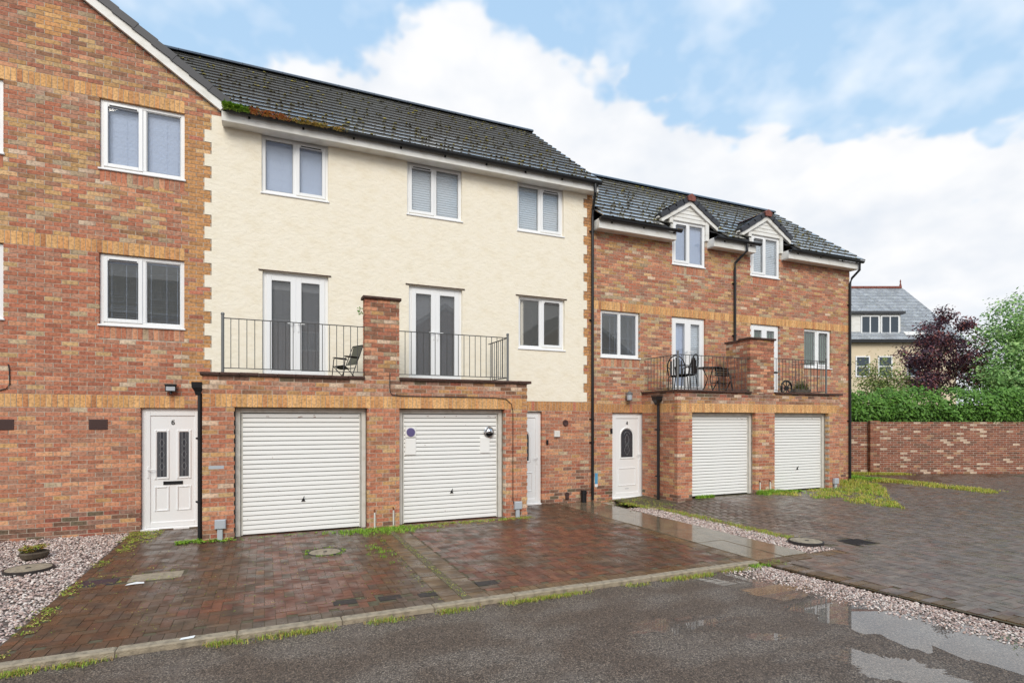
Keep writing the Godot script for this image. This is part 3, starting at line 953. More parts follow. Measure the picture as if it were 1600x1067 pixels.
func tiled_roof(house: Node3D, x0: float, x1: float, ye: float, ze: float, yr: float, zr: float, skip: Array, valley := false) -> Node3D:
	# one slope that faces +z; ye, ze: the eave edge; yr, zr: the ridge
	var up := Vector3(0, yr - ye, zr - ze)
	var L := up.length()
	up = up.normalized()
	var nrm := Vector3.RIGHT.cross(up)
	var R := Transform3D(Basis(Vector3.RIGHT, up, nrm), Vector3(0, ye, ze))
	var roof := group_node("roof", house)
	var un := MB.new()
	var gauge := 0.305
	var rows := int(floor(L / gauge))
	gauge = L / rows
	# the left edge of each course: straight, or along the valley where the next roof comes through
	var edge := func(v: float) -> float:
		return minf(-0.58, -0.6 - (ye + up.y * v - 7.70) / 0.69) if valley else x0
	for j in rows:
		var va := maxf(0.06, j * gauge)
		var vb := (j + 1) * gauge
		var cuts := [[edge.call(va) + 0.02, x1 - 0.02]]
		for s in skip:
			var hs: float = s[1] * (1.0 - clampf(va / s[2], 0.0, 1.0)) - 0.12
			if va < s[2] and hs > 0.0:
				var last: Array = cuts.pop_back()
				cuts.append([last[0], s[0] - hs])
				cuts.append([s[0] + hs, last[1]])
		for c in cuts:
			un.quad(R * Vector3(c[0], va, -0.03), R * Vector3(c[1], va, -0.03), R * Vector3(c[1], vb, -0.03), R * Vector3(c[0], vb, -0.03))
	obj("underlay", un, M.underlay, roof)
	var cols := int(round((x1 - x0) / 0.295))
	var pw := (x1 - x0) / cols
	var list := []
	for j in rows:
		for i in cols + (j % 2):
			var cx := x0 + (i + 0.5 - 0.5 * (j % 2)) * pw
			cx = clampf(cx, x0 + 0.08, x1 - 0.08)
			var cy := j * gauge
			var out: bool = cx < edge.call(cy + 0.2) + 0.1
			for s in skip:
				# s: [centre x, half width at eave, slope rise per metre of width, top length]
				var half: float = s[1] * (1.0 - clampf((cy + 0.17) / s[2], 0.0, 1.0))
				if cy < s[2] and absf(cx - s[0]) < half + 0.05:
					out = true
			if out:
				continue
			var b := Basis(Vector3.RIGHT, -0.079 + rng.randf_range(-0.002, 0.002)) * Basis(Vector3.BACK, rng.randf_range(-0.005, 0.005))
			var wide := 1.0
			if j % 2 == 1 and (i == 0 or i == cols):
				wide = 0.52
			list.append([R * Transform3D(b * Basis.from_scale(Vector3(wide * pw / 0.295, 1, 1)), Vector3(cx, cy - 0.01 + rng.randf_range(-0.004, 0.004), 0.036)), rng.randi() % 6])
	list.sort_custom(func(a, b): return (a[0].origin - CAM).length_squared() < (b[0].origin - CAM).length_squared())
	var rest := MB.new()
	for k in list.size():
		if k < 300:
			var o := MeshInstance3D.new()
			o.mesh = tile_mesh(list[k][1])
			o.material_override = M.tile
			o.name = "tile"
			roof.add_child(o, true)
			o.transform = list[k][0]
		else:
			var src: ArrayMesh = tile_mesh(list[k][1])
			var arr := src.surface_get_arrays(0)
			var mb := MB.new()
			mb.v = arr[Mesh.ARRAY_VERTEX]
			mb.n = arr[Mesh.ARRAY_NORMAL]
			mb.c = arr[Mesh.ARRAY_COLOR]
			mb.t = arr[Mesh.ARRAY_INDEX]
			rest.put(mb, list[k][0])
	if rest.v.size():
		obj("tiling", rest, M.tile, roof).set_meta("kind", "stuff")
	# ridge tiles
	var x := x0
	while x < x1 - 0.05:
		var e := minf(x + 0.44, x1)
		var rt := MB.new()
		var c := Vector3(0, yr - 0.01, zr)
		for i in 6:
			var a0 := PI * i / 6
			var a1 := PI * (i + 1) / 6
			var p0 := Vector3(0, sin(a0) * 0.1, cos(a0) * 0.13)
			var p1 := Vector3(0, sin(a1) * 0.1, cos(a1) * 0.13)
			rt.quad(c + Vector3(x - 0.02, 0, 0) + p0, c + Vector3(e - 0.008, 0, 0) + p0, c + Vector3(e - 0.008, 0, 0) + p1, c + Vector3(x - 0.02, 0, 0) + p1, lin(58, 58, 60))
			rt.tri(c + Vector3(e - 0.008, 0, 0), c + Vector3(e - 0.008, 0, 0) + p1, c + Vector3(e - 0.008, 0, 0) + p0, lin(58, 58, 60))
		obj("ridge_tile", rt, M.tile, roof)
		x = e
	# moss cushions lodged at the tails of the tiles
	var ms := MB.new()
	for i in int((x1 - x0) * 60):
		var u := rng.randf_range(x0 + 0.1, x1 - 0.1)
		var j := rng.randi_range(0, rows - 1)
		var inside: bool = u < edge.call(j * gauge) + 0.15
		for s in skip:
			var half2: float = s[1] * (1.0 - clampf((j * gauge) / s[2], 0.0, 1.0))
			if j * gauge < s[2] and absf(u - s[0]) < half2 + 0.12:
				inside = true
		if inside:
			continue
		var g := rng.randf()
		var col := lin(60, 58, 38).lerp(lin(168, 156, 70), g * g)
		var p := R * Vector3(u, j * gauge + rng.randf_range(-0.02, 0.03), 0.03)
		clump(ms, p, rng.randf_range(0.018, 0.05), 0.55, col)
	obj("moss", ms, M.moss, roof).set_meta("kind", "stuff")
	# back slope and gable end, which close the roof
	var bk := MB.new()
	var zb := 2.0 * zr - ze
	bk.quad(Vector3(x1, ye, zb), Vector3(x0, ye, zb), Vector3(x0, yr, zr), Vector3(x1, yr, zr), lin(60, 60, 62))
	obj("back_slope", bk, M.tile_old, roof)
	return roof

func clump(mb: MB, p: Vector3, r: float, flat: float, col: Color) -> void:
	# a lumpy low cushion
	var n := 6
	var ph := rng.randf() * TAU
	for i in n:
		var a0 := ph + TAU * i / n
		var a1 := ph + TAU * (i + 1) / n
		var r0 := r * (0.8 + 0.3 * sin(i * 2.3 + ph))
		var r1 := r * (0.8 + 0.3 * sin(((i + 1) % n) * 2.3 + ph))
		var q0 := p + Vector3(cos(a0) * r0, 0, -sin(a0) * r0)
		var q1 := p + Vector3(cos(a1) * r1, 0, -sin(a1) * r1)
		var m0 := p + Vector3(cos(a0) * r0 * 0.6, r * flat * 0.8, -sin(a0) * r0 * 0.6)
		var m1 := p + Vector3(cos(a1) * r1 * 0.6, r * flat * 0.8, -sin(a1) * r1 * 0.6)
		mb.quad(q0, q1, m1, m0, col)
		mb.tri(m0, m1, p + Vector3(0, r * flat, 0), col)

# shell that closes a house behind its front wall
func shell(house: Node3D, x0: float, x1: float, h: float, zb: float, floors: Array) -> void:
	var mb := MB.new()
	mb.box(Vector3(x0, -0.2, zb), Vector3(x1, h, zb + 0.2))
	mb.box(Vector3(x0, -0.2, zb + 0.2), Vector3(x0 + 0.15, h, -0.2))
	mb.box(Vector3(x1 - 0.15, -0.2, zb + 0.2), Vector3(x1, h, -0.2))
	for y in floors:
		mb.box(Vector3(x0 + 0.15, y - 0.1, zb + 0.2), Vector3(x1 - 0.15, y + 0.1, -0.21))
	mb.box(Vector3(x0 + 0.15, -0.2, -3.2), Vector3(x1 - 0.15, h, -3.05))
	obj("inner_wall", mb, M.room_paint, house)

# ---------------------------------------------------------------- the three houses
func house_gable() -> void:
	var H := thing("terraced_house", "red and buff brick house with a gable and door number 6", "house", Vector3.ZERO, 0.0, "terraced houses in one row")
	var W := Transform3D.IDENTITY
	var XC := -3.15
	var XL := -5.4
	var XR := -0.93
	var B := [2.14, 4.757, 7.374]        # bottoms of the soldier bands
	var BH := COURSE * 3.0
	var wins := [Rect2(-2.55, 6.19, 1.25, 1.184), Rect2(-2.555, 3.55, 1.25, 1.207), Rect2(-5.07, 6.19, 1.25, 1.184), Rect2(-5.07, 3.55, 1.25, 1.207)]
	var door := Rect2(-1.961, 0.0, 0.951, 2.14)
	var openings := wins.duplicate()
	openings.append(door)
	var slope := 0.69
	var wall_top := func(x: float) -> float: return 7.50 + slope * (absf(-0.70 - XC) - absf(x - XC))
	# mortar wall, with its gable
	var mb := MB.new()
	wall_face(mb, W, XL, XR + 0.05, -0.2, 7.40, openings, -0.0045)
	mb.quad(Vector3(XL, 7.4, -0.0045), Vector3(-0.7, 7.4, -0.0045), Vector3(-0.7, wall_top.call(-0.7), -0.0045), Vector3(XL, wall_top.call(XL), -0.0045))
	mb.tri(Vector3(XL, wall_top.call(XL), -0.0045), Vector3(-0.7, wall_top.call(-0.7), -0.0045), Vector3(XC, wall_top.call(XC), -0.0045))
	obj("wall", mb, M.mortar, H)
	shell(H, XL, XR, 7.4, -6.8, [2.62, 5.24, 7.52])
	# bricks
	var holes := openings.duplicate()
	for b in B:
		holes.append(Rect2(XL, b, XR - 0.37 - XL, BH))
	for w in [wins[0], wins[1], wins[2], wins[3]]:
		holes.append(Rect2(w.position.x, w.position.y - BH - 0.015, w.size.x, BH + 0.015))
	var dia := [Rect2(XC - 0.345, 8.16, 0.69, 0.0)]
	var list := []
	var palette := func(x: float, y: float) -> String:
		if x > XR - 0.37 and y > 2.5 and y < 7.4 and rng.randf() < 0.93:
			return "quoin"
		var dx := absf(x - XC)
		if y > 7.9 and dx + absf(y - 8.47) * 1.05 < 0.36:
			return "yellow"
		if y > 7.6:
			return "gable"
		if (y > 7.2 and x < -2.5 and rng.randf() < 0.45) or (absf(y - 6.12) < 0.09 and x < -2.5 and rng.randf() < 0.5):
			return "salty"
		if y > 4.97:
			return "upper"
		if y > 2.36:
			return "middle"
		if y < 0.3 + 0.12 * sin(x * 2.0) and rng.randf() < 0.75:
			return "damp"
		return "lower"
	var ext := func(k: int, y: float) -> Array:
		if y > 7.36:
			var half: float = (wall_top.call(XC) - y) / slope
			return [maxf(XL, XC - half), minf(-0.72, XC + half)]
		return [XL, -0.876 if posmod(k - 3, 6) < 3 else -0.988]
	courses(list, W, -0.05, 9.3, 2.14, ext, holes, palette, -1.0)
	add_pieces(H, "brick", list, M.brick, 300, "brickwork of mixed red, mauve and buff bricks")
	# soldier bands, and the soldiers under the windows
	var sol := []
	for b in B:
		soldiers(sol, W, XL, XR - 0.37, b, b + BH, "yellow")
	for w in wins:
		soldiers(sol, W, w.position.x, w.end.x, w.position.y - BH - 0.015, w.position.y - 0.015, "redsoldier")
	add_pieces(H, "soldier_brick", sol, M.brick, 300)
	# windows
	window(H, -2.55, -1.3, 6.19, 7.374, "l", "closed")
	window(H, -2.555, -1.305, 3.55, 4.75, "l", "open")
	window(H, -5.07, -3.82, 6.19, 7.374, "l", "closed")
	window(H, -5.07, -3.82, 3.55, 4.75, "l", "open")
	front_door(H, -1.961, -1.01, 0.02, 2.135, "twin", "6", true)
	# roof of the gable: two slopes that run back from the front
	var roof := group_node("roof", H)
	var xe := -0.60
	var ye := 7.70
	var half_w := xe - XC
	var yr := ye + half_w * slope
	for s in [-1.0, 1.0]:
		var sl := MB.new()
		var p0 := Vector3(XC + s * half_w, ye, 0.1)
		var p1 := Vector3(XC + s * half_w, ye, -7.0)
		var p2 := Vector3(XC, yr, -7.0)
		var p3 := Vector3(XC, yr, 0.1)
		if s > 0:
			sl.quad(p0, p1, p2, p3, lin(58, 58, 60))
		else:
			sl.quad(p1, p0, p3, p2, lin(58, 58, 60))
		obj("slope", sl, M.tile_old, roof)
		# barge board
		var bb := MB.new()
		var dirv := Vector3(-s * half_w, half_w * slope, 0).normalized()
		var nv := Vector3(s * slope, 1, 0).normalized()
		var a := Vector3(XC + s * half_w, ye, 0)
		var e := Vector3(XC, yr, 0)
		var lo := -0.22
		var hi := -0.055
		var c := [a + nv * lo, e + Vector3(0, lo * nv.y + lo * absf(nv.x) * slope, 0), e + Vector3(0, hi * nv.y + hi * absf(nv.x) * slope, 0), a + nv * hi]
		var f := Vector3(0, 0, 0.085)
		var g := Vector3(0, 0, 0.02)
		if s > 0:
			bb.quad(c[1] + f, c[0] + f, c[3] + f, c[2] + f)
			bb.quad(c[1] + g, c[0] + g, c[0] + f, c[1] + f)
		else:
			bb.quad(c[0] + f, c[1] + f, c[2] + f, c[3] + f)
			bb.quad(c[0] + g, c[1] + g, c[1] + f, c[0] + f)
		bb.quad(c[0] + g, c[0] + f, c[3] + f, c[3] + g)
		obj("barge_board", bb, M.upvc_fascia, roof)
		# verge caps, one unit after another up the slope
		var L := (e - a).length()
		var cnt := 9
		var step := L / cnt
		for i in cnt:
			var cap := MB.new()
			var u0 := i * step - 0.02
			var u1 := (i + 1) * step + 0.015
			var q0 := a + dirv * u0
			var q1 := a + dirv * u1
			var d0 := 0.0
			var d1 := 0.018
			# front face, top face and lower lip
			var A := q0 + nv * (-0.09 + d1)
			var Bv := q1 + nv * (-0.09 + d0)
			var C := q1 + nv * (0.035 + d0)
			var D := q0 + nv * (0.035 + d1)
			var z1 := Vector3(0, 0, 0.112 + 0.006 * (i % 2))
			var z0 := Vector3(0, 0, -0.08)
			if s > 0:
				cap.quad(Bv + z1, A + z1, D + z1, C + z1)
				cap.quad(C + z1, D + z1, D + z0, C + z0)
				cap.quad(Bv + Vector3(0, 0, 0.08), A + Vector3(0, 0, 0.08), A + z1, Bv + z1)
				cap.quad(A + z1, A + z0, D + z0, D + z1)
			else:
				cap.quad(A + z1, Bv + z1, C + z1, D + z1)
				cap.quad(D + z1, C + z1, C + z0, D + z0)
			obj("verge_cap", cap, M.slate_plastic, roof)
	# lamp over the door, vents, cable
	var lamp := group_node("security_light", H, Vector3(-1.5, 2.48, 0))
	var lb := MB.new()
	lb.cbox(Vector3(-0.085, -0.055, 0.05), Vector3(0.085, 0.065, 0.13), 0.016)
	lb.box(Vector3(-0.09, 0.05, 0.04), Vector3(0.09, 0.075, 0.15))
	lb.box(Vector3(-0.02, -0.04, 0.0), Vector3(0.02, 0.03, 0.05))
	lb.tube([Vector3(0, -0.05, 0.07), Vector3(0, -0.1, 0.075)], 0.024, 0.02, 8)
	obj("housing", lb, M.black_plastic, lamp)
	var lg := MB.new()
	lg.quad(Vector3(-0.068, -0.042, 0.133), Vector3(0.068, -0.042, 0.133), Vector3(0.068, 0.03, 0.133), Vector3(-0.068, 0.03, 0.133))
	obj("lens", lg, M.grey_plastic, lamp)
	for x in [-3.95, -2.70]:
		var v := MB.new()
		v.cbox(Vector3(x, 1.765, -0.002), Vector3(x + 0.265, 1.94, 0.008), 0.004)
		for i in 5:
			v.box(Vector3(x + 0.02, 1.785 + i * 0.03, 0.008), Vector3(x + 0.245, 1.793 + i * 0.03, 0.013))
		obj("air_vent", v, M.brown_metal, H)
	var cb := MB.new()
	cb.tube([Vector3(-3.755, 2.82, 0.012), Vector3(-3.74, 2.74, 0.014), Vector3(-3.735, 2.5, 0.014), Vector3(-3.78, 2.43, 0.014), Vector3(-3.9, 2.385, 0.014), Vector3(-4.2, 2.37, 0.014)], 0.008, 0.008, 6)
	obj("cable", cb, M.black_plastic, H)

func coping(parent: Node3D, x0: float, x1: float, z0: float, z1: float, y: float, h := 0.05) -> void:
	# a row of coping tiles with thin joints
	var n := maxi(1, int(round(maxf(x1 - x0, z1 - z0) / 0.3)))
	for i in n:
		var mb := MB.new()
		var a := Vector3(x0, y, z0)
		var b := Vector3(x1, y + h, z1)
		if x1 - x0 > z1 - z0:
			a.x = lerpf(x0, x1, float(i) / n)
			b.x = lerpf(x0, x1, float(i + 1) / n) - 0.004
		else:
			a.z = lerpf(z0, z1, float(i) / n)
			b.z = lerpf(z0, z1, float(i + 1) / n) - 0.004
		a.y += rng.randf_range(-0.002, 0.002)
		b.y += rng.randf_range(-0.003, 0.003)
		mb.cbox(a, b, 0.008)
		obj("coping_tile", mb, M.coping, parent)

func side_frame(x: float, left: bool) -> Transform3D:
	# wall frame of a side wall; along runs with z. left: the wall looks towards -x
	if left:
		return Transform3D(Basis(Vector3(0, 0, 1), Vector3(0, 1, 0), Vector3(-1, 0, 0)), Vector3(x, 0, 0))
	return Transform3D(Basis(Vector3(0, 0, -1), Vector3(0, 1, 0), Vector3(1, 0, 0)), Vector3(x, 0, 0))

func garage_block(H: Node3D, x0: float, x1: float, zf: float, top: float, doors: Array, band_y: float, pier: Array, base: float) -> void:
	var G := group_node("garage_block", H)
	var BH := COURSE * 3.0
	var holes := []
	for d in doors:
		holes.append(Rect2(d[0], base - 0.05, d[1] - d[0], band_y - base + 0.05))
	var mb := MB.new()
	var F := Transform3D(Basis.IDENTITY, Vector3(0, 0, zf))
	wall_face(mb, F, x0 + 0.009, x1 - 0.009, -0.2, top, holes, -0.0045, 0.2)
	var S := side_frame(x0, true)
	wall_face(mb, S, 0.0, zf - 0.009, -0.2, top, [], -0.0045)
	var S2 := side_frame(x1, false)
	wall_face(mb, S2, -zf + 0.009, 0.0, -0.2, top, [], -0.0045)
	# ceiling under the deck
	mb.box(Vector3(x0 + 0.12, top - 0.22, 0.0), Vector3(x1 - 0.12, top - 0.12, zf - 0.12))
	obj("wall", mb, M.mortar, G)
	var dk := MB.new()
	dk.box(Vector3(x0 + 0.1, top - 0.12, 0.0), Vector3(x1 - 0.1, top - 0.03, zf - 0.1))
	obj("deck", dk, M.deck, G)
	var list := []
	var sol := []
	var bholes := holes.duplicate()
	bholes.append(Rect2(x0 + 0.112, band_y, x1 - x0 - 0.224, BH))
	var palette := func(_x: float, y: float) -> String:
		if y > band_y - 0.01 and y < band_y + BH + 0.01:
			return "quoin"
		if y > top - COURSE * 1.2 and rng.randf() < 0.55:
			return "damp"
		if y > band_y + BH:
			return "parapet"
		return "damp" if y < base + 0.1 and rng.randf() < 0.5 else "garage"
	courses(list, F, base - 0.1, top, band_y, func(_k, _y): return [x0, x1], bholes, palette, x0)
	courses(list, S, base - 0.1, top, band_y, func(_k, _y): return [0.0, zf - 0.105], [Rect2(0, band_y, zf - 0.2, BH)], palette, 0.0)
	soldiers(sol, S, 0.0, zf - 0.2, band_y, band_y + BH, "yellow")
	courses(list, S2, base - 0.1, top, band_y, func(_k, _y): return [-zf + 0.105, 0.0], [], palette, 0.0)
	soldiers(sol, F, x0 + 0.112, x1 - 0.112, band_y, band_y + BH, "yellow")
	# pier that rises between the two balconies: pier = [x0, x1, top, depth]
	var P := Transform3D(Basis.IDENTITY, Vector3(0, 0, zf - 0.012))
	var pm := MB.new()
	pm.box(Vector3(pier[0] + 0.009, top - 0.05, zf - pier[3] + 0.009), Vector3(pier[1] - 0.009, pier[2], zf - 0.021))
	obj("pier_core", pm, M.mortar, G)
	courses(list, P, top + 0.002, pier[2], band_y, func(_k, _y): return [pier[0], pier[1]], [], func(_x, _y): return "pier", pier[0])
	var PL := side_frame(pier[0], true)
	courses(list, PL, top + 0.002, pier[2], band_y, func(_k, _y): return [zf - pier[3], zf - 0.118], [], func(_x, _y): return "pier", zf)
	var PR := side_frame(pier[1], false)
	courses(list, PR, top + 0.002, pier[2], band_y, func(_k, _y): return [-zf + 0.118, -zf + pier[3]], [], func(_x, _y): return "pier", zf)
	add_pieces(G, "brick", list, M.brick, 300, "weathered red brickwork of the garage block")
	add_pieces(G, "soldier_brick", sol, M.brick, 300)
	coping(G, pier[0] - 0.035, pier[1] + 0.035, zf - minf(pier[3], 0.34) - 0.03, zf + 0.03, pier[2], 0.045)
	if pier[3] > 0.5:
		coping(G, pier[0] - 0.035, pier[1] - 0.45, zf - pier[3] - 0.02, zf - 0.375, pier[2] - 0.03, 0.045)
	coping(G, x0 - 0.035, pier[0] - 0.002, zf - 0.26, zf + 0.05, top)
	coping(G, pier[1] + 0.002, x1 + 0.075, zf - 0.26, zf + 0.05, top)
	coping(G, x0 - 0.035, x0 + 0.22, 0.0, zf - 0.262, top)
	coping(G, x1 - 0.22, x1 + 0.05, 0.0, zf - 0.262, top)

func meter_stub(H: Node3D, x: float, z: float, y0: float, h: float, box: bool) -> void:
	var s := group_node("service_pipe", H, Vector3(x, y0, z))
	var mb := MB.new()
	if box:
		mb.cbox(Vector3(-0.045, -0.02, -0.02), Vector3(0.035, h * 0.6, 0.03), 0.01)
		obj("conduit", mb, M.grey_plastic, s)
		var b := MB.new()
		b.cbox(Vector3(-0.08, h * 0.6, -0.02), Vector3(0.08, h * 0.6 + 0.15, 0.05), 0.012)
		obj("meter_box", b, M.grey_plastic, s)
	else:
		mb.tube([Vector3(0, -0.02, 0), Vector3(0.0, h, 0)], 0.016, 0.016, 8)
		obj("pipe", mb, M.frame_white, s)
		var b := MB.new()
		b.tube([Vector3(0, h, 0), Vector3(0, h + 0.03, 0), Vector3(0, h + 0.05, -0.05)], 0.012, 0.012, 6)
		obj("elbow", b, M.rust, s)

func house_rendered() -> void:
	var H := thing("terraced_house", "cream rendered three-storey house with two garages under its balconies", "house", Vector3.ZERO, 0.0, "terraced houses in one row")
	var W := Transform3D.IDENTITY
	var BH := COURSE * 3.0
	var band := 2.14
	var ups := [Rect2(-0.05, 6.185, 1.19, 1.09), Rect2(2.695, 6.185, 1.19, 1.09), Rect2(5.19, 6.185, 1.18, 1.09)]
	var fr := [Rect2(-0.034, 2.70, 1.176, 2.02), Rect2(2.731, 2.70, 1.160, 2.02)]
	var low := Rect2(5.217, 3.545, 1.18, 1.172)
	var door := Rect2(4.87, 0.0, 0.94, 2.115)
	# the render coat, toothed into the bricks at both ends
	var mb := MB.new()
	var openings := ups.duplicate()
	openings.append_array(fr)
	openings.append(low)
	wall_face(mb, W, -0.876, 6.9, 2.36, 7.275, openings, 0.008, 0.2)
	var k := 0
	while band + BH + k * COURSE * 3.0 < 7.25:
		var ya := band + BH + k * COURSE * 3.0
		var yb := minf(ya + COURSE * 3.0, 7.275)
		# the bricks' teeth fill the courses between
		if posmod(k, 2) == 1:
			mb.box(Vector3(-0.988, ya, -0.03), Vector3(-0.876, yb, 0.008), Color.WHITE, false)
		if posmod(k, 2) == 0:
			mb.box(Vector3(6.9, ya, -0.03), Vector3(7.0, yb, 0.008), Color.WHITE, false)
		k += 1
	mb.box(Vector3(-0.876, 7.276, -0.03), Vector3(-0.60, 7.44, 0.006), Color.WHITE, false)
	mb.box(Vector3(-0.876, 2.352, -0.03), Vector3(6.9, 2.36, 0.008), Color.WHITE, false)
	obj("render_coat", mb, M.render, H)
	var mw := MB.new()
	wall_face(mw, W, -0.99, 4.87, -0.2, 2.36, [], -0.012)
	wall_face(mw, W, 4.87, 7.17, -0.2, 2.36, [door], -0.0045)
	wall_face(mw, W, 6.88, 7.17, 2.36, 7.3, [], -0.010)
	obj("wall", mw, M.mortar, H)
	shell(H, -0.93, 7.17, 7.35, -6.8, [2.62, 5.24, 7.52])
	var list := []
	var sol := []
	var palette := func(x: float, y: float) -> String:
		if y > 2.36:
			return "quoin"
		if y < 0.32 and rng.randf() < 0.6 or x > 6.4 and y < 0.9 and rng.randf() < 0.3:
			return "damp"
		return "lower"
	courses(list, W, -0.05, 2.36, band, func(_k, _y): return [4.84, 7.165], [door, Rect2(4.84, band, 2.33, BH)], palette, 7.165)
	courses(list, W, 2.36, 7.3, band, func(kk, _y): return [7.0 if posmod(kk - 3, 6) < 3 else 6.9, 7.165], [], palette, 7.165)
	add_pieces(H, "brick", list, M.brick, 300, "brickwork beside the white side door")
	soldiers(sol, W, 4.85, 7.165, band, band + BH, "quoin")
	add_pieces(H, "soldier_brick", sol, M.brick, 300)
	window(H, -0.05, 1.14, 6.185, 7.275, "r", "closed")
	window(H, 2.695, 3.885, 6.185, 7.275, "l", "pleat")
	window(H, 5.19, 6.37, 6.185, 7.275, "r", "pleat")
	window(H, 5.217, 6.397, 3.545, 4.717, "r", "curtain", 0.02, "none")
	french_doors(H, -0.034, 1.142, 2.70, 4.72, "dark")
	french_doors(H, 2.731, 3.891, 2.70, 4.72, "dark")
	front_door(H, 4.87, 5.81, 0.02, 2.11, "arch", "", false)
	# drip beads over the openings of the middle floor
	for r in [fr[0], fr[1], low]:
		var d := MB.new()
		d.box(Vector3(r.position.x - 0.07, r.end.y + 0.002, 0.0), Vector3(r.end.x + 0.05, r.end.y + 0.018, 0.032))
		obj("drip_bead", d, M.coping, H)
	garage_block(H, -0.908, 4.824, 1.3, 2.65, [[-0.446, 1.675], [2.25, 4.33]], band, [1.634, 2.25, 4.09, 0.22], 0.0)
	var g1 := garage_door(H, -0.446, 1.675, 0.0, 2.135, 1.17)
	var g2 := garage_door(H, 2.25, 4.33, 0.0, 2.135, 1.17)
	# plates and vents on the second garage door
	var pl := MB.new()
	pl.cbox(Vector3(0.14, 1.60, -0.03), Vector3(0.34, 1.80, 0.0), 0.01)
	obj("vent_plate", pl, M.steel_white, g2)
	var pv := MB.new()
	var pvc := Transform3D(Basis(Vector3.RIGHT, PI / 2), Vector3(0.24, 1.70, 0.0))
	var disc := MB.new()
	disc.lathe([[0.082, 0.0], [0.078, 0.012], [0.0, 0.014]], Vector3.ZERO, 24)
	for i in 9:
		disc.box(Vector3(-0.06 + i * 0.015, 0.014, -0.055), Vector3(-0.056 + i * 0.015, 0.019, 0.055))
	pv.put(disc, pvc)
	obj("vent_grille", pv, M.purple_vent, g2)
	for x in [0.14, 1.62]:
		var q := MB.new()
		q.cbox(Vector3(x, 1.28, -0.03), Vector3(x + 0.2, 1.585, -0.012), 0.004)
		obj("blank_plate", q, M.steel_white, g2)
	var cw := MB.new()
	var dome := MB.new()
	dome.lathe([[0.105, 0.0], [0.108, 0.02], [0.095, 0.03]], Vector3.ZERO, 28)
	# the cowl: a hemisphere whose lower part is open
	for i in 8:
		for s in 24:
			var a0 := PI * 0.5 * i / 8
			var a1 := PI * 0.5 * (i + 1) / 8
			var b0 := TAU * s / 24
			var b1 := TAU * (s + 1) / 24
			var f := func(a: float, b: float) -> Vector3: return Vector3(cos(a) * cos(b), sin(a) * 0.75, -cos(a) * sin(b)) * 0.095 + Vector3(0, 0.03, 0)
			var cen: Vector3 = f.call((a0 + a1) * 0.5, (b0 + b1) * 0.5)
			if cen.z > 0.018 and cen.y > 0.045:
				continue
			dome.quad(f.call(a0, b0), f.call(a0, b1), f.call(a1, b1), f.call(a1, b0))
	cw.put(dome, Transform3D(Basis(Vector3.RIGHT, PI / 2), Vector3(1.802, 1.69, -0.02)))
	obj("vent_cowl", cw, M.chrome, g2)
	var ch := MB.new()
	ch.put_disc(Vector3(1.802, 1.69, -0.01), 0.092)
	obj("vent_throat", ch, M.black_iron, g2)
	# railings on the two balconies
	railing(H, Vector3(-0.622, 2.7, 1.24), Vector3(1.632, 2.7, 1.24), 3.585, 2.775, [Vector3(-0.622, 2.7, 1.24)])
	railing(H, Vector3(2.252, 2.7, 1.24), Vector3(4.42, 2.7, 1.24), 3.555, 2.765, [Vector3(4.42, 2.7, 1.24)])
	railing(H, Vector3(4.42, 2.7, 1.22), Vector3(4.42, 2.7, 0.2), 3.555, 2.765, [])
	# roof, eaves
	tiled_roof(H, -3.1, 7.2, 7.45, 0.36, 10.35, -3.4, [], true)
	var so := MB.new()
	so.box(Vector3(-0.69, 7.262, -0.02), Vector3(7.14, 7.276, 0.235))
	obj("soffit", so, M.upvc_fascia, H)
	var fa := MB.new()
	fa.cbox(Vector3(-0.70, 7.255, 0.235), Vector3(7.16, 7.425, 0.262), 0.005)
	fa.box(Vector3(7.142, 7.255, -0.02), Vector3(7.16, 7.425, 0.234))
	fa.box(Vector3(-0.70, 7.255, 0.05), Vector3(-0.685, 7.44, 0.234))
	obj("fascia", fa, M.upvc_fascia, H)
	gutter(H, -0.62, 7.19, 7.45, 0.325)
	downpipe(H, [Vector3(7.03, 7.4, 0.325), Vector3(7.03, 7.2, 0.325), Vector3(7.05, 7.1, 0.26), Vector3(7.12, 6.9, 0.07), Vector3(7.125, 6.75, 0.055), Vector3(7.125, 0.03, 0.055)], 0.034, [6.4, 4.3, 1.95, 0.4 + 1.0])
	downpipe(H, [Vector3(-0.96, 2.36, 1.1), Vector3(-0.96, 0.0, 1.1)], 0.034, [1.63, 0.6])
	hopper(H, Vector3(-0.985, 2.47, 1.1))
	# small fittings on the wall by the side door
	var vt := MB.new()
	var dv := MB.new()
	dv.lathe([[0.075, 0.0], [0.07, 0.02], [0.05, 0.022], [0.0, 0.012]], Vector3.ZERO, 20)
	vt.put(dv, Transform3D(Basis(Vector3.RIGHT, PI / 2), Vector3(6.42, 1.86, 0.0)))
	obj("round_vent", vt, M.brown_metal, H)
	var bx := MB.new()
	bx.cbox(Vector3(6.11, 1.535, 0.0), Vector3(6.255, 1.68, 0.05), 0.008)
	obj("bell_box", bx, M.upvc_fascia, H)
	var kb := MB.new()
	kb.cbox(Vector3(5.915, 1.365, 0.0), Vector3(5.965, 1.47, 0.03), 0.008)
	obj("doorbell", kb, M.black_plastic, H)
	var lv := MB.new()
	lv.tube([Vector3(6.46, 0.19, -0.03), Vector3(6.46, 0.19, 0.02)], 0.055, 0.055, 14)
	lv.cbox(Vector3(6.415, 0.08, 0.0), Vector3(6.505, 0.15, 0.03), 0.01)
	obj("flue_outlet", lv, M.brown_metal, H)
	var bp := MB.new()
	bp.tube([Vector3(6.86, 0.0, 0.09), Vector3(6.86, 0.28, 0.09)], 0.065, 0.07, 14)
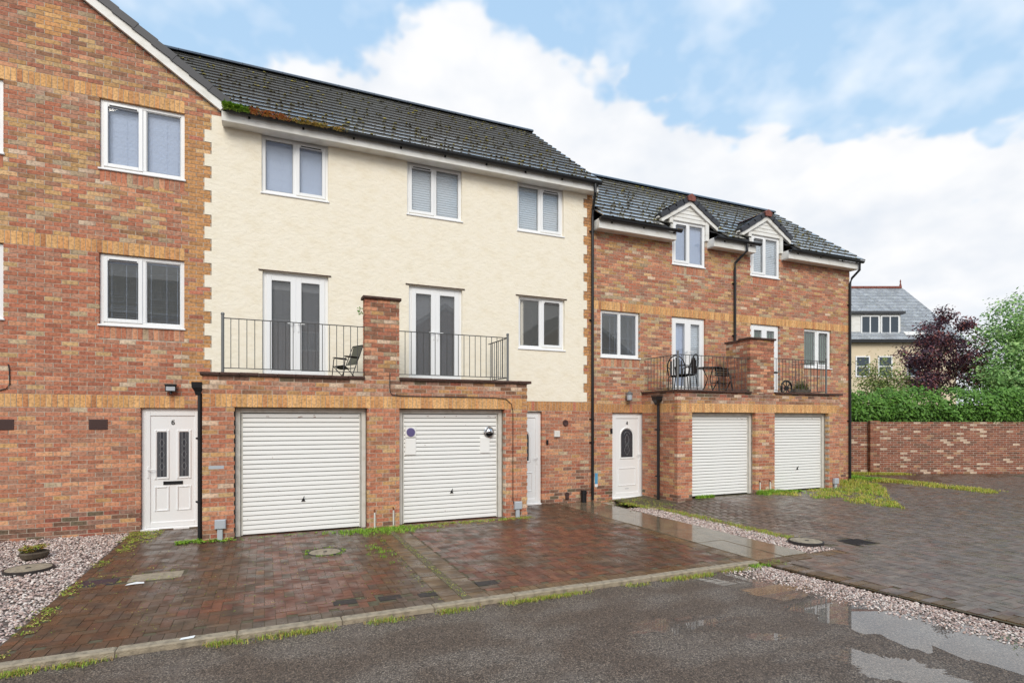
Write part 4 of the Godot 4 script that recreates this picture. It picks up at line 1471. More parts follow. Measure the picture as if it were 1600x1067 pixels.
	bp.tube([Vector3(6.86, 0.2, 0.09), Vector3(6.86, 0.235, 0.09)], 0.08, 0.08, 14)
	obj("drain_pipe", bp, M.black_plastic, H)
	meter_stub(H, -0.65, 1.33, 0.0, 0.3, true)
	meter_stub(H, 4.6, 1.33, 0.0, 0.27, true)
	meter_stub(H, 1.8, 1.33, 0.0, 0.28, false)
	meter_stub(H, 2.135, 1.33, 0.0, 0.3, false)
	var cb := MB.new()
	cb.tube([Vector3(2.07, 2.78, 1.318), Vector3(2.07, 2.45, 1.318), Vector3(2.11, 2.385, 1.318), Vector3(2.3, 2.365, 1.318), Vector3(4.1, 2.365, 1.318), Vector3(4.35, 2.34, 1.318), Vector3(4.47, 2.24, 1.318), Vector3(4.5, 2.1, 1.318), Vector3(4.5, 0.35, 1.318), Vector3(4.53, 0.24, 1.318), Vector3(4.58, 0.22, 1.32)], 0.007, 0.007, 6)
	obj("cable", cb, M.black_plastic, H)
	var st := MB.new()
	st.box(Vector3(-0.82, 1.14, 1.299), Vector3(-0.6, 1.195, 1.3035))
	obj("paint_mark", st, M.grey_plastic, H)

func dormer(H: Node3D, xc: float, wx0: float, wx1: float) -> void:
	var D := group_node("dormer", H)
	var slope := 0.62
	var half := 0.93
	var ya := 7.66           # top of the dormer's ridge
	var yf := ya - half * slope
	var pitch := 0.763
	# the main roof's surface: y = 6.68 + pitch * (0.36 - z)
	var zr := 0.36 - (ya - 6.68) / pitch
	var ze := 0.36 - (yf - 6.68) / pitch
	# two small slopes, each of a few tiles
	for s in [-1.0, 1.0]:
		var un := MB.new()
		var a := Vector3(xc + s * half, yf, 0.05)
		var b := Vector3(xc, ya, 0.05)
		var c := Vector3(xc, ya, zr - 0.05)
		var d := Vector3(xc + s * half, yf, ze - 0.05)
		if s > 0:
			un.quad(a, d, c, b, lin(60, 60, 62))
		else:
			un.quad(d, a, b, c, lin(60, 60, 62))
		obj("slope", un, M.tile, D)
		# overlapping courses that step up the slope
		var L := Vector2(half, half * slope).length()
		var dirv := Vector3(-s * half, half * slope, 0).normalized()
		var nv := Vector3(s * slope, 1, 0).normalized()
		for j in 4:
			var t := MB.new()
			var u0 := j * L / 4.0 - 0.01
			var u1 := (j + 1) * L / 4.0 + 0.05
			var zb := lerpf(ze, zr, (j + 0.5) / 4.0)
			var p0 := Vector3(xc + s * half, yf, 0) + dirv * u0 + nv * 0.045
			var p1 := Vector3(xc + s * half, yf, 0) + dirv * u1 + nv * 0.012
			var col := lin(62, 62, 64)
			var f := Vector3(0, 0, 0.05)
			var g := Vector3(0, 0, zb)
			if s > 0:
				t.quad(p0 + f, p0 + g, p1 + g, p1 + f, col)
				t.quad(p0 - nv * 0.035 + f, p0 - nv * 0.035 + g, p0 + g, p0 + f, col)
				t.quad(p0 + f, p1 + f, p1 - nv * 0.03 + f, p0 - nv * 0.035 + f, col)
			else:
				t.quad(p0 + g, p0 + f, p1 + f, p1 + g, col)
				t.quad(p0 - nv * 0.035 + g, p0 - nv * 0.035 + f, p0 + f, p0 + g, col)
				t.quad(p1 + f, p0 + f, p0 - nv * 0.035 + f, p1 - nv * 0.03 + f, col)
			obj("tile", t, M.tile, D)
		# verge caps and barge board on the front
		for i in 4:
			var cap := MB.new()
			var q0 := Vector3(xc + s * half, yf, 0) + dirv * (i * L / 4.0 - 0.03)
			var q1 := Vector3(xc + s * half, yf, 0) + dirv * ((i + 1) * L / 4.0 + 0.01)
			var A := q0 + nv * -0.06
			var B := q1 + nv * -0.075
			var C := q1 + nv * 0.05
			var E := q0 + nv * 0.065
			var z1 := Vector3(0, 0, 0.1)
			var z0 := Vector3(0, 0, -0.05)
			if s > 0:
				cap.quad(B + z1, A + z1, E + z1, C + z1)
				cap.quad(C + z1, E + z1, E + z0, C + z0)
				cap.quad(A + z1, A + z0, E + z0, E + z1)
				cap.quad(B + z0, A + z0, A + z1, B + z1)
			else:
				cap.quad(A + z1, B + z1, C + z1, E + z1)
				cap.quad(E + z1, C + z1, C + z0, E + z0)
				cap.quad(A + z0, A + z1, E + z1, E + z0)
				cap.quad(A + z0, B + z0, B + z1, A + z1)
			obj("verge_cap", cap, M.slate_plastic, D)
		var bb := MB.new()
		var q0b := Vector3(xc + s * (half + 0.02), yf - 0.02, 0) + nv * -0.06
		var q1b := Vector3(xc, ya, 0) - Vector3(0, 0.075, 0)
		var dn := Vector3(0, -0.13, 0)
		var fz := Vector3(0, 0, 0.075)
		if s > 0:
			bb.quad(q1b + dn + fz, q0b + dn * 0.8 + fz, q0b + fz, q1b + fz)
			bb.quad(q1b + dn, q0b + dn * 0.8, q0b + dn * 0.8 + fz, q1b + dn + fz)
			bb.quad(q0b + dn * 0.8 + fz, q0b + dn * 0.8 - fz, q0b - fz, q0b + fz)
		else:
			bb.quad(q0b + dn * 0.8 + fz, q1b + dn + fz, q1b + fz, q0b + fz)
			bb.quad(q0b + dn * 0.8, q1b + dn, q1b + dn + fz, q0b + dn * 0.8 + fz)
			bb.quad(q0b + dn * 0.8 - fz, q0b + dn * 0.8 + fz, q0b + fz, q0b - fz)
		obj("barge_board", bb, M.upvc_fascia, D)
		# cheek beside the window and the boxed end of the eave below it
		var ck := MB.new()
		var xw := wx0 if s < 0 else wx1
		var xo: float = xw + s * 0.11
		ck.cbox(Vector3(minf(xw, xo), 6.62, -0.1), Vector3(maxf(xw, xo), yf + 0.02, 0.045), 0.006)
		obj("corner_post", ck, M.upvc_fascia, D)
		var cm := MB.new()
		var xs: float = xw + s * 0.1
		cm.box(Vector3(minf(xs, xs + s * 0.03), 6.6, ze - 0.1), Vector3(maxf(xs, xs + s * 0.03), yf + 0.02, -0.1))
		obj("cheek", cm, M.slate_plastic, D)
		var fl := MB.new()
		var fx: float = xc + s * (half - 0.03)
		fl.box(Vector3(minf(fx, fx + s * 0.09), yf - 0.055, ze + 0.1), Vector3(maxf(fx, fx + s * 0.09), yf - 0.02, 0.03))
		obj("dormer_soffit", fl, M.upvc_fascia, D)
	# boards of the little gable
	var y := 7.03
	while y < ya - 0.2:
		var h2 := minf(0.1, ya - 0.16 - y)
		var hw := (ya - 0.1 - y) / slope - 0.04
		var ht := (ya - 0.1 - y - h2) / slope - 0.04
		hw = minf(hw, (wx1 - wx0) * 0.5 + 0.11)
		ht = minf(ht, hw)
		var bd := MB.new()
		bd.quad(Vector3(xc - hw, y, 0.03), Vector3(xc + hw, y, 0.03), Vector3(xc + ht, y + h2, 0.018), Vector3(xc - ht, y + h2, 0.018))
		bd.quad(Vector3(xc - hw, y, 0.01), Vector3(xc + hw, y, 0.01), Vector3(xc + hw, y, 0.03), Vector3(xc - hw, y, 0.03))
		obj("cladding_board", bd, M.upvc_fascia, D)
		y += 0.1
	var bx := MB.new()
	bx.box(Vector3(wx0 - 0.1, 7.02, -0.2), Vector3(wx1 + 0.1, 7.04, 0.012))
	bx.tri(Vector3(xc - 0.75, 7.03, 0.008), Vector3(xc + 0.75, 7.03, 0.008), Vector3(xc, ya - 0.12, 0.008))
	obj("gable_board", bx, M.upvc_fascia, D)
	# ridge tiles with a red end cap
	var z := 0.1
	while z > zr - 0.1:
		var rt := MB.new()
		var e := z - 0.4
		for s in [-1.0, 1.0]:
			var q := Vector3(s * 0.13, -0.07, 0)
			if s > 0:
				rt.quad(Vector3(xc, ya + 0.06, z) + q, Vector3(xc, ya + 0.06, e) + q, Vector3(xc, ya + 0.06, e), Vector3(xc, ya + 0.06, z), lin(120, 70, 60))
			else:
				rt.quad(Vector3(xc, ya + 0.06, e) + q, Vector3(xc, ya + 0.06, z) + q, Vector3(xc, ya + 0.06, z), Vector3(xc, ya + 0.06, e), lin(120, 70, 60))
		obj("ridge_tile", rt, M.tile_old, D)
		z = e + 0.01
	var rc := MB.new()
	var pts := [Vector2(-0.11, -0.1), Vector2(0.11, -0.1), Vector2(0.13, 0.0), Vector2(0.0, 0.085), Vector2(-0.13, 0.0)]
	for i in range(1, 4):
		rc.tri(Vector3(xc + pts[0].x, ya + pts[0].y, 0.135), Vector3(xc + pts[i].x, ya + pts[i].y, 0.135), Vector3(xc + pts[i + 1].x, ya + pts[i + 1].y, 0.135))
	for i in 5:
		var j := (i + 1) % 5
		rc.quad(Vector3(xc + pts[j].x, ya + pts[j].y, 0.135), Vector3(xc + pts[i].x, ya + pts[i].y, 0.135), Vector3(xc + pts[i].x, ya + pts[i].y, 0.05), Vector3(xc + pts[j].x, ya + pts[j].y, 0.05))
	obj("ridge_cap", rc, M.red_cap, D)

func house_dormers() -> void:
	var H := thing("terraced_house", "two-storey brick house with two white dormers and door number 4", "house", Vector3.ZERO, 0.0, "terraced houses in one row")
	var W := Transform3D.IDENTITY
	var BH := COURSE * 3.0
	var X0 := 7.17
	var X1 := 16.25
	var b1 := 2.105
	var b2 := b1 + 34.0 * COURSE
	var win := Rect2(7.385, 3.45, 1.135, b2 - 3.45)
	var small := Rect2(14.3, 3.455, 1.145, b2 - 3.455)
	var f1 := Rect2(9.517, 2.64, 1.1, b2 - 2.64)
	var f2 := Rect2(12.226, 2.64, 1.09, b2 - 2.64)
	var d1 := Rect2(9.53, 5.92, 1.07, 1.4)
	var d2 := Rect2(12.22, 5.905, 1.08, 1.4)
	var door := Rect2(7.718, 0.0, 0.95, b1)
	var openings := [win, small, f1, f2, d1, d2, door]
	var mb := MB.new()
	wall_face(mb, W, X0, X1 - 0.01, -0.2, 6.5, openings, -0.0045)
	for d in [d1, d2]:
		wall_face(mb, W, d.position.x - 0.1, d.end.x + 0.1, 6.5, 7.02, [d], -0.0045)
	var E := side_frame(X1, false)
	wall_face(mb, E, 0.009, 6.6, -0.2, 6.6, [], -0.0045)
	mb.tri(Vector3(X1 - 0.009, 6.6, -0.0), Vector3(X1 - 0.009, 6.6, -6.2), Vector3(X1 - 0.009, 9.0, -2.95))
	obj("wall", mb, M.mortar, H)
	shell(H, X0, X1 - 0.05, 6.4, -6.2, [2.5, 5.2])
	var list := []
	var sol := []
	var holes := openings.duplicate()
	holes.append(Rect2(X0, b2, X1 - X0, BH))
	holes.append(Rect2(X0, b1, 1.5, BH))
	for w in [win, d1, d2, small]:
		holes.append(Rect2(w.position.x, w.position.y - BH - 0.015, w.size.x, BH + 0.015))
	var palette := func(_x: float, y: float) -> String:
		if y < 0.35 and rng.randf() < 0.6:
			return "damp"
		if y > 4.9 and rng.randf() < 0.45:
			return "upper"
		return "terrace" if y > 2.2 else ("lower" if rng.randf() < 0.6 else "terrace")
	courses(list, W, -0.05, 6.46, b1, func(_k, _y): return [X0 + 0.005, X1], holes, palette, X0)
	add_pieces(H, "brick", list, M.brick, 300, "brickwork of mixed brown, red and buff bricks")
	soldiers(sol, W, X0 + 0.005, X1, b2, b2 + BH, "yellow")
	soldiers(sol, W, X0 + 0.005, 8.6, b1, b1 + BH, "quoin")
	soldiers(sol, W, 14.02, X1, b1, b1 + BH, "quoin")
	for w in [win, d1, d2, small]:
		soldiers(sol, W, w.position.x, w.end.x, w.position.y - BH - 0.015, w.position.y - 0.015, "redsoldier")
	add_pieces(H, "soldier_brick", sol, M.brick, 300)
	window(H, 7.385, 8.52, 3.45, b2 - 0.005, "", "open")
	window(H, 14.3, 15.445, 3.455, b2 - 0.005, "r", "vertical")
	window(H, 9.53, 10.6, 5.92, 7.025, "l", "closed", 0.02, "", 0.01)
	window(H, 12.22, 13.3, 5.905, 7.02, "l", "pleat", 0.02, "", 0.01)
	french_doors(H, 9.517, 10.617, 2.64, b2 - 0.005, "closed", "pleat")
	french_doors(H, 12.226, 13.316, 2.64, b2 - 0.005, "vertical", "vertical")
	front_door(H, 7.718, 8.668, 0.03, b1 - 0.005, "arch", "4", false)
	garage_block(H, 8.6, 14.02, 1.3, 2.575, [[9.03, 11.0], [11.645, 13.6]], b1, [10.84, 11.645, 3.9, 0.8], 0.12)
	garage_door(H, 9.03, 11.0, 0.12, b1 - 0.005, 1.17, false)
	garage_door(H, 11.645, 13.6, 0.12, b1 - 0.005, 1.17)
	railing(H, Vector3(8.66, 2.6, 1.24), Vector3(10.84, 2.6, 1.24), 3.43, 2.66, [Vector3(8.66, 2.6, 1.24)])
	railing(H, Vector3(8.66, 2.6, 0.03), Vector3(8.66, 2.6, 1.22), 3.43, 2.66, [])
	railing(H, Vector3(11.65, 2.6, 1.24), Vector3(13.58, 2.6, 1.24), 3.47, 2.67, [Vector3(13.58, 2.6, 1.24)])
	railing(H, Vector3(13.58, 2.6, 1.22), Vector3(13.58, 2.6, 0.2), 3.47, 2.67, [])
	# roof and eaves, which the dormers cut
	tiled_roof(H, 7.22, 16.42, 6.68, 0.36, 9.2, -2.94, [[10.06, 1.0, 1.62], [12.76, 1.0, 1.62]])
	dormer(H, 10.06, 9.53, 10.6)
	dormer(H, 12.76, 12.22, 13.3)
	for e in [[7.18, 9.45], [10.68, 12.14], [13.38, 16.3]]:
		var so := MB.new()
		so.box(Vector3(e[0], 6.438, -0.02), Vector3(e[1], 6.45, 0.235))
		obj("soffit", so, M.upvc_fascia, H)
		var fa := MB.new()
		fa.cbox(Vector3(e[0], 6.43, 0.235), Vector3(e[1], 6.62, 0.262), 0.005)
		fa.box(Vector3(e[0], 6.43, -0.02), Vector3(e[0] + 0.014, 6.66, 0.234))
		fa.box(Vector3(e[1] - 0.014, 6.43, -0.02), Vector3(e[1], 6.66, 0.234))
		obj("fascia", fa, M.upvc_fascia, H)
		gutter(H, e[0] - 0.02, e[1] + 0.1, 6.66, 0.325)
	var cap := MB.new()
	cap.box(Vector3(16.32, 6.45, -3.0), Vector3(16.34, 6.5, 0.1))
	downpipe(H, [Vector3(11.75, 6.6, 0.325), Vector3(11.75, 6.42, 0.325), Vector3(11.68, 6.3, 0.2), Vector3(11.6, 6.15, 0.06), Vector3(11.6, 6.0, 0.055), Vector3(11.6, 2.6, 0.055)], 0.034, [5.6, 4.2])
	downpipe(H, [Vector3(16.25, 6.6, 0.325), Vector3(16.25, 6.4, 0.32), Vector3(16.22, 6.2, 0.1), Vector3(16.2, 6.05, 0.055), Vector3(16.2, 0.12, 0.055)], 0.034, [5.4, 3.6, 1.9])
	downpipe(H, [Vector3(8.54, 2.3, 0.7), Vector3(8.54, 0.05, 0.7)], 0.034, [1.7, 0.6])
	hopper(H, Vector3(8.5, 2.42, 0.7))
	# lantern, door bell, sticker, stubs
	var lamp := group_node("wall_lantern", H, Vector3(8.13, 2.5, 0))
	var lb := MB.new()
	lb.box(Vector3(-0.03, -0.03, 0), Vector3(0.03, 0.03, 0.06))
	lb.lathe([[0.07, -0.1], [0.075, -0.09], [0.06, -0.085]], Vector3(0, 0, 0.12), 14)
	lb.lathe([[0.085, 0.05], [0.085, 0.07], [0.03, 0.12], [0.0, 0.125]], Vector3(0, 0, 0.12), 14)
	obj("housing", lb, M.galvanised, lamp)
	var lg := MB.new()
	lg.lathe([[0.06, -0.085], [0.068, -0.02], [0.068, 0.05]], Vector3(0, 0, 0.12), 14)
	obj("lens", lg, M.grey_plastic, lamp)
	var kb := MB.new()
	kb.cbox(Vector3(7.655, 1.6, 0.0), Vector3(7.71, 1.72, 0.03), 0.008)
	obj("doorbell", kb, M.black_plastic, H)
	var stk := MB.new()
	stk.box(Vector3(7.22, 0.40, 0.0), Vector3(7.30, 0.66, 0.004))
	obj("sticker", stk, M.blue_sticker, H)
	var stk2 := MB.new()
	stk2.box(Vector3(7.22, 0.33, 0.0), Vector3(7.30, 0.398, 0.004))
	obj("sticker", stk2, M.paper, H)
	meter_stub(H, 11.12, 1.33, 0.12, 0.28, false)
	meter_stub(H, 11.46, 1.33, 0.12, 0.28, false)
	meter_stub(H, 13.82, 1.33, 0.12, 0.2, true)

# ---------------------------------------------------------------- ground
func gh(x: float, z: float) -> float:
	# the court in front of the dormer house rises a little towards its garages
	return 0.12 * smoothstep(7.7, 9.6, x) * (1.0 - smoothstep(1.6, 6.5, z))

func inside(p: Vector2, poly: PackedVector2Array) -> bool:
	return Geometry2D.is_point_in_polygon(p, poly)

func paver(list: Array, x0: float, x1: float, z0: float, z1: float, palname: String) -> void:
	# lies flat: unit piece's front (+z) turned up
	var cx := (x0 + x1) * 0.5
	var cz := (z0 + z1) * 0.5
	var tilt := Basis.from_euler(Vector3(rng.randf_range(-0.005, 0.005), rng.randf_range(-0.008, 0.008), rng.randf_range(-0.005, 0.005)))
	var up := Basis(Vector3(1, 0, 0), Vector3(0, 0, -1), Vector3(0, 1, 0))
	var y := gh(cx, cz) + rng.randf_range(-0.0018, 0.0018)
	list.append({"x": Transform3D(tilt * up * Basis.from_scale(Vector3(x1 - x0, z1 - z0, 0.05)), Vector3(cx, y, cz)), "v": pick(palname)})

func herringbone(list: Array, poly: PackedVector2Array, palette: Callable, keep_out: Array = []) -> void:
	var lo := Vector2(1e9, 1e9)
	var hi := -lo
	for p in poly:
		lo = lo.min(p)
		hi = hi.max(p)
	var u := 0.1
	var g := 0.0025
	for j in range(int(floor(lo.y / u)) - 1, int(ceil(hi.y / u)) + 1):
		for i in range(int(floor(lo.x / u)) - 1, int(ceil(hi.x / u)) + 1):
			var k := posmod(i - j, 4)
			var x0 := i * u
			var z0 := j * u
			var x1 := x0 + u
			var z1 := z0 + u
			if k == 0:
				x1 += u
			elif k == 3:
				z1 += u
			else:
				continue
			var c := Vector2((x0 + x1) * 0.5, (z0 + z1) * 0.5)
			if not inside(c, poly):
				continue
			var skip := false
			for r in keep_out:
				if r.grow(0.04).has_point(c):
					skip = true
			if skip:
				continue
			# cut blocks at a straight edge
			x0 = maxf(x0, lo.x); x1 = minf(x1, hi.x); z0 = maxf(z0, lo.y); z1 = minf(z1, hi.y)
			paver(list, x0 + g, x1 - g, z0 + g, z1 - g, palette.call(c))

func header_row(list: Array, x0: float, x1: float, z0: float, z1: float, along_x: bool, palname: String) -> void:
	var L := (x1 - x0) if along_x else (z1 - z0)
	var n := int(round(L / 0.103))
	for i in n:
		if along_x:
			paver(list, lerpf(x0, x1, float(i) / n) + 0.003, lerpf(x0, x1, float(i + 1) / n) - 0.003, z0, z1, palname)
		else:
			paver(list, x0, x1, lerpf(z0, z1, float(i) / n) + 0.003, lerpf(z0, z1, float(i + 1) / n) - 0.003, palname)

func sheet(poly: PackedVector2Array, y: float, col := Color.WHITE) -> MB:
	var mb := MB.new()
	var idx := Geometry2D.triangulate_polygon(poly)
	for i in range(0, idx.size(), 3):
		var a := poly[idx[i]]
		var b := poly[idx[i + 1]]
		var c := poly[idx[i + 2]]
		var A := Vector3(a.x, y, a.y)
		var B := Vector3(b.x, y, b.y)
		var C := Vector3(c.x, y, c.y)
		if (B - A).cross(C - A).y < 0:
			mb.tri(A, C, B, col)
		else:
			mb.tri(A, B, C, col)
	return mb

func rect(x0: float, x1: float, z0: float, z1: float) -> PackedVector2Array:
	return PackedVector2Array([Vector2(x0, z0), Vector2(x1, z0), Vector2(x1, z1), Vector2(x0, z1)])

func pebble_mesh() -> ArrayMesh:
	var mb := MB.new()
	var pts := []
	for i in 6:
		var a := TAU * i / 6
		pts.append(Vector3(cos(a) * (1.0 + 0.2 * sin(i * 2.1)), 0.05 * sin(i * 1.7), sin(a) * (0.8 + 0.15 * cos(i * 1.3))))
	var top := []
	for p in pts:
		top.append(p * 0.55 + Vector3(0.05, 0.55, 0.03))
	for i in 6:
		var j := (i + 1) % 6
		mb.quad(pts[j], pts[i], top[i], top[j])
	for i in range(1, 5):
		mb.tri(top[0], top[i + 1], top[i])
	return mb.done()

func gravel(called: String, label: String, poly: PackedVector2Array, count: int, r0: float, r1: float, y: float, dens = null) -> void:
	var mm := MultiMesh.new()
	mm.transform_format = MultiMesh.TRANSFORM_3D
	mm.use_colors = true
	mm.mesh = pebble_mesh()
	var lo := Vector2(1e9, 1e9)
	var hi := -lo
	for p in poly:
		lo = lo.min(p)
		hi = hi.max(p)
	var xs := []
	var cs := []
	var cols := [lin(200, 178, 168), lin(178, 156, 148), lin(214, 198, 188), lin(156, 132, 124), lin(192, 164, 150), lin(140, 128, 122), lin(226, 214, 204)]
	var tries := 0
	while xs.size() < count and tries < count * 6:
		tries += 1
		var p := Vector2(rng.randf_range(lo.x, hi.x), rng.randf_range(lo.y, hi.y))
		if not inside(p, poly):
			continue
		if dens != null and rng.randf() > dens.call(p):
			continue
		var r := rng.randf_range(r0, r1)
		var b := Basis.from_euler(Vector3(rng.randf_range(-0.6, 0.6), rng.randf() * TAU, rng.randf_range(-0.6, 0.6))) * Basis.from_scale(Vector3(r, r * rng.randf_range(0.6, 1.2), r))
		xs.append(Transform3D(b, Vector3(p.x, y + rng.randf_range(-0.004, 0.008), p.y)))
		var c: Color = cols[rng.randi() % cols.size()]
		var f := rng.randf_range(0.8, 1.15)
		cs.append(Color(c.r * f, c.g * f, c.b * f))
	mm.instance_count = xs.size()
	for i in xs.size():
		mm.set_instance_transform(i, xs[i])
		mm.set_instance_color(i, cs[i])
	var o := MultiMeshInstance3D.new()
	o.multimesh = mm
	o.material_override = M.pebble
	o.name = numbered(called)
	add_child(o)
	tag(o, label, "gravel", "", "stuff")

func blade(mb: MB, p: Vector3, h: float, w: float, col: Color, lean := 0.6) -> void:
	var a := rng.randf() * TAU
	var d := Vector3(cos(a), 0, sin(a))
	var s := Vector3(-d.z, 0, d.x) * w
	var k := rng.randf_range(0.1, lean)
	var m := p + Vector3(0, h * 0.6, 0) + d * h * k * 0.4
	var t := p + Vector3(0, h * (1.0 - 0.35 * k), 0) + d * h * k
	mb.quad(p - s, p + s, m + s * 0.7, m - s * 0.7, col)
	mb.tri(m - s * 0.7, m + s * 0.7, t, col)

func tuft(mb: MB, p: Vector3, n: int, spread: float, h: float, cols: Array, lean := 0.7, w := 0.003) -> void:
	for i in n:
		var a := rng.randf() * TAU
		var r := spread * sqrt(rng.randf())
		var q := p + Vector3(cos(a) * r, 0, sin(a) * r)
		var c: Color = cols[rng.randi() % cols.size()]
		var f := rng.randf_range(0.75, 1.25)
		blade(mb, q, h * rng.randf_range(0.45, 1.15), w * rng.randf_range(0.7, 1.4), Color(c.r * f, c.g * f, c.b * f), lean)

func leaf_quad(mb: MB, p: Vector3, r: float, nrm: Vector3, col: Color) -> void:
	var u := nrm.cross(Vector3(rng.randf_range(-1, 1), rng.randf_range(-1, 1), rng.randf_range(-1, 1))).normalized()
	var w := nrm.cross(u)
	mb.quad(p - u * r, p - w * r * 0.5 + nrm * r * 0.12, p + u * r, p + w * r * 0.5 + nrm * r * 0.12, col)

func weed(mb: MB, p: Vector3, n: int, spread: float, r: float, cols: Array) -> void:
	# a rosette of small leaves
	for i in n:
		var a := rng.randf() * TAU
		var d := spread * sqrt(rng.randf())
		var q := p + Vector3(cos(a) * d, rng.randf_range(0.005, spread * 0.45), sin(a) * d)
		var nn := Vector3(rng.randf_range(-0.6, 0.6), 1, rng.randf_range(-0.6, 0.6)).normalized()
		var c: Color = cols[rng.randi() % cols.size()]
		var f := rng.randf_range(0.75, 1.25)
		leaf_quad(mb, q, r * rng.randf_range(0.6, 1.3), nn, Color(c.r * f, c.g * f, c.b * f))

func build_ground() -> void:
	# one large sheet that reaches past all that is seen
	var base := MB.new()
	base.quad(Vector3(-150, -0.14, 150), Vector3(250, -0.14, 150), Vector3(250, -0.14, -250), Vector3(-150, -0.14, -250))
	struct("ground", base, M.earth)
	# road of worn tarmac
	var poly := PackedVector2Array([Vector2(-40, 5.885), Vector2(6.13, 5.885), Vector2(6.62, 9.2), Vector2(7.4, 14.5), Vector2(30, 16), Vector2(30, 20), Vector2(-40, 20)])
	struct("road", sheet(poly, -0.045), M.asphalt)
	# kerb: concrete edging stones, each about 0.9 m
	var kb := Node3D.new()
	kb.name = numbered("kerb")
	add_child(kb)
	kb.set_meta("kind", "structure")
	var x := -2.05
	while x < 6.1:
		var e := minf(x + 0.913, 6.13)
		var mb := MB.new()
		var dy := rng.randf_range(-0.004, 0.004)
		var q := Transform3D(Basis(Vector3(1, 0, 0), Vector3(0, 0, -1), Vector3(0, 1, 0)), Vector3.ZERO)
		var st := MB.new()
		st.cbox(Vector3(x, -5.885, -0.16), Vector3(e - 0.006, -5.775, 0.014 + dy), 0.012)
		mb.put(st, q)
		obj("kerb_stone", mb, M.concrete, kb)
		x = e
	# driveways of concrete blocks laid in herringbone
	var drv := Node3D.new()
	drv.name = numbered("driveway")
	add_child(drv)
	drv.set_meta("kind", "structure")
	obj("sand_bed", sheet(rect(-2.07, 6.24, -0.2, 5.775), -0.0045), M.joint_sand, drv)
	var list := []
	var nz := noise(0.55, 3, FastNoiseLite.TYPE_SIMPLEX_SMOOTH, 77)
	var pal_drive := func(c: Vector2) -> String:
		var v := nz.get_noise_2d(c.x, c.y) + rng.randf_range(-0.22, 0.22)
		var redness := 0.0
		if c.x < 2.0:
			redness = 0.5 - absf(c.x - 0.35) * 0.55 - absf(c.y - 4.2) * 0.12
			if c.y < 1.6 and c.x < -0.9:
				return "paver_grey"
			if c.x > 1.1 and c.y < 4.0:
				redness -= 0.3
		else:
			redness = 0.25 - absf(c.x - 3.5) * 0.18 + (0.1 if c.y > 2.2 else -0.3)
		v += redness
		if v > 0.05:
			return "paver_red"
		return "paver_brown" if rng.randf() < 0.7 else "paver_grey"
	var covers := [Rect2(-1.98, 3.28, 0.36, 0.26), Rect2(-1.5, 3.2, 0.56, 0.32), Rect2(0.66, 5.26, 0.24, 0.14), Rect2(1.13, 5.3, 0.24, 0.14), Rect2(1.55, 5.36, 0.2, 0.13), Rect2(2.28, 5.2, 0.26, 0.16), Rect2(0.58, 2.63, 0.46, 0.46)]
	herringbone(list, rect(-1.96, 1.75, 0.0, 5.57), pal_drive, covers)
	herringbone(list, rect(2.27, 5.95, 0.0, 5.57), pal_drive, covers)
	header_row(list, -2.06, 1.75, 5.575, 5.772, true, "paver_border")
	header_row(list, 2.27, 6.2, 5.575, 5.772, true, "paver_yellow")
	header_row(list, -2.06, -1.965, 0.0, 5.57, false, "paver_brown")
	header_row(list, 1.755, 1.955, 1.32, 5.77, false, "paver_yellow")
	header_row(list, 2.065, 2.265, 1.32, 5.77, false, "paver_yellow")
	header_row(list, 5.955, 6.19, 2.2, 5.57, false, "paver_yellow")
	herringbone(list, rect(5.95, 6.2, 0.0, 2.2), pal_drive)
	add_pieces(drv, "paving_block", list, M.paver, 300, "wet red and brown block paving")
	var ch := MB.new()
	ch.cbox(Vector3(1.96, -0.08, 1.4), Vector3(2.06, 0.002, 5.77), 0.004)
	obj("channel_edging", ch, M.edging, drv)
	# path of wet concrete slabs
	var path := Node3D.new()
	path.name = numbered("path")
	add_child(path)
	path.set_meta("kind", "structure")
	var zs := [0.0, 0.92, 1.84, 2.76, 3.68, 4.6, 5.77]
	for i in 6:
		var xa := 6.21
		var xb := 7.2
		for k in 2 if i < 6 else 1:
			var sm := MB.new()
			var st := MB.new()
			var xm := 6.72
			var a0 := xa if k == 0 else xm + 0.004
			var a1 := xm - 0.004 if k == 0 else xb
			st.cbox(Vector3(a0, -zs[i + 1] + 0.005, -0.05), Vector3(a1, -zs[i] - 0.005, 0.006), 0.003)
			sm.put(st, Transform3D(Basis(Vector3(1, 0, 0), Vector3(0, 0, -1), Vector3(0, 1, 0)), Vector3.ZERO))
			var o := obj("slab", sm, M.slab, path)
			o.rotation = Vector3(rng.randf_range(-0.001, 0.001), 0, rng.randf_range(-0.0008, 0.0008))
	obj("slab_bed", sheet(rect(6.2, 7.22, -0.1, 5.775), -0.02), M.joint_sand, path)
	# court of grey blocks in front of the dormer house
	var court := Node3D.new()
	court.name = numbered("paved_court")
	add_child(court)
	court.set_meta("kind", "structure")
	var cp := PackedVector2Array([Vector2(7.75, 0.0), Vector2(26.0, 0.0), Vector2(26.0, 15.0), Vector2(7.42, 15.0), Vector2(6.66, 9.2), Vector2(6.14, 5.775), Vector2(7.75, 5.775)])
	var bed := MB.new()
	for i in 19:
		for j in 15:
			var q := [Vector2(7.75 + i, j), Vector2(8.75 + i, j), Vector2(8.75 + i, j + 1.0), Vector2(7.75 + i, j + 1.0)]
			var w := []
			for e in q:
				w.append(Vector3(e.x, gh(e.x, e.y) - 0.012, e.y))
			bed.quad(w[3], w[2], w[1], w[0])
	bed.quad(Vector3(6.14, -0.012, 5.775), Vector3(7.42, -0.012, 15), Vector3(7.76, -0.012, 15), Vector3(7.76, -0.012, 5.775))
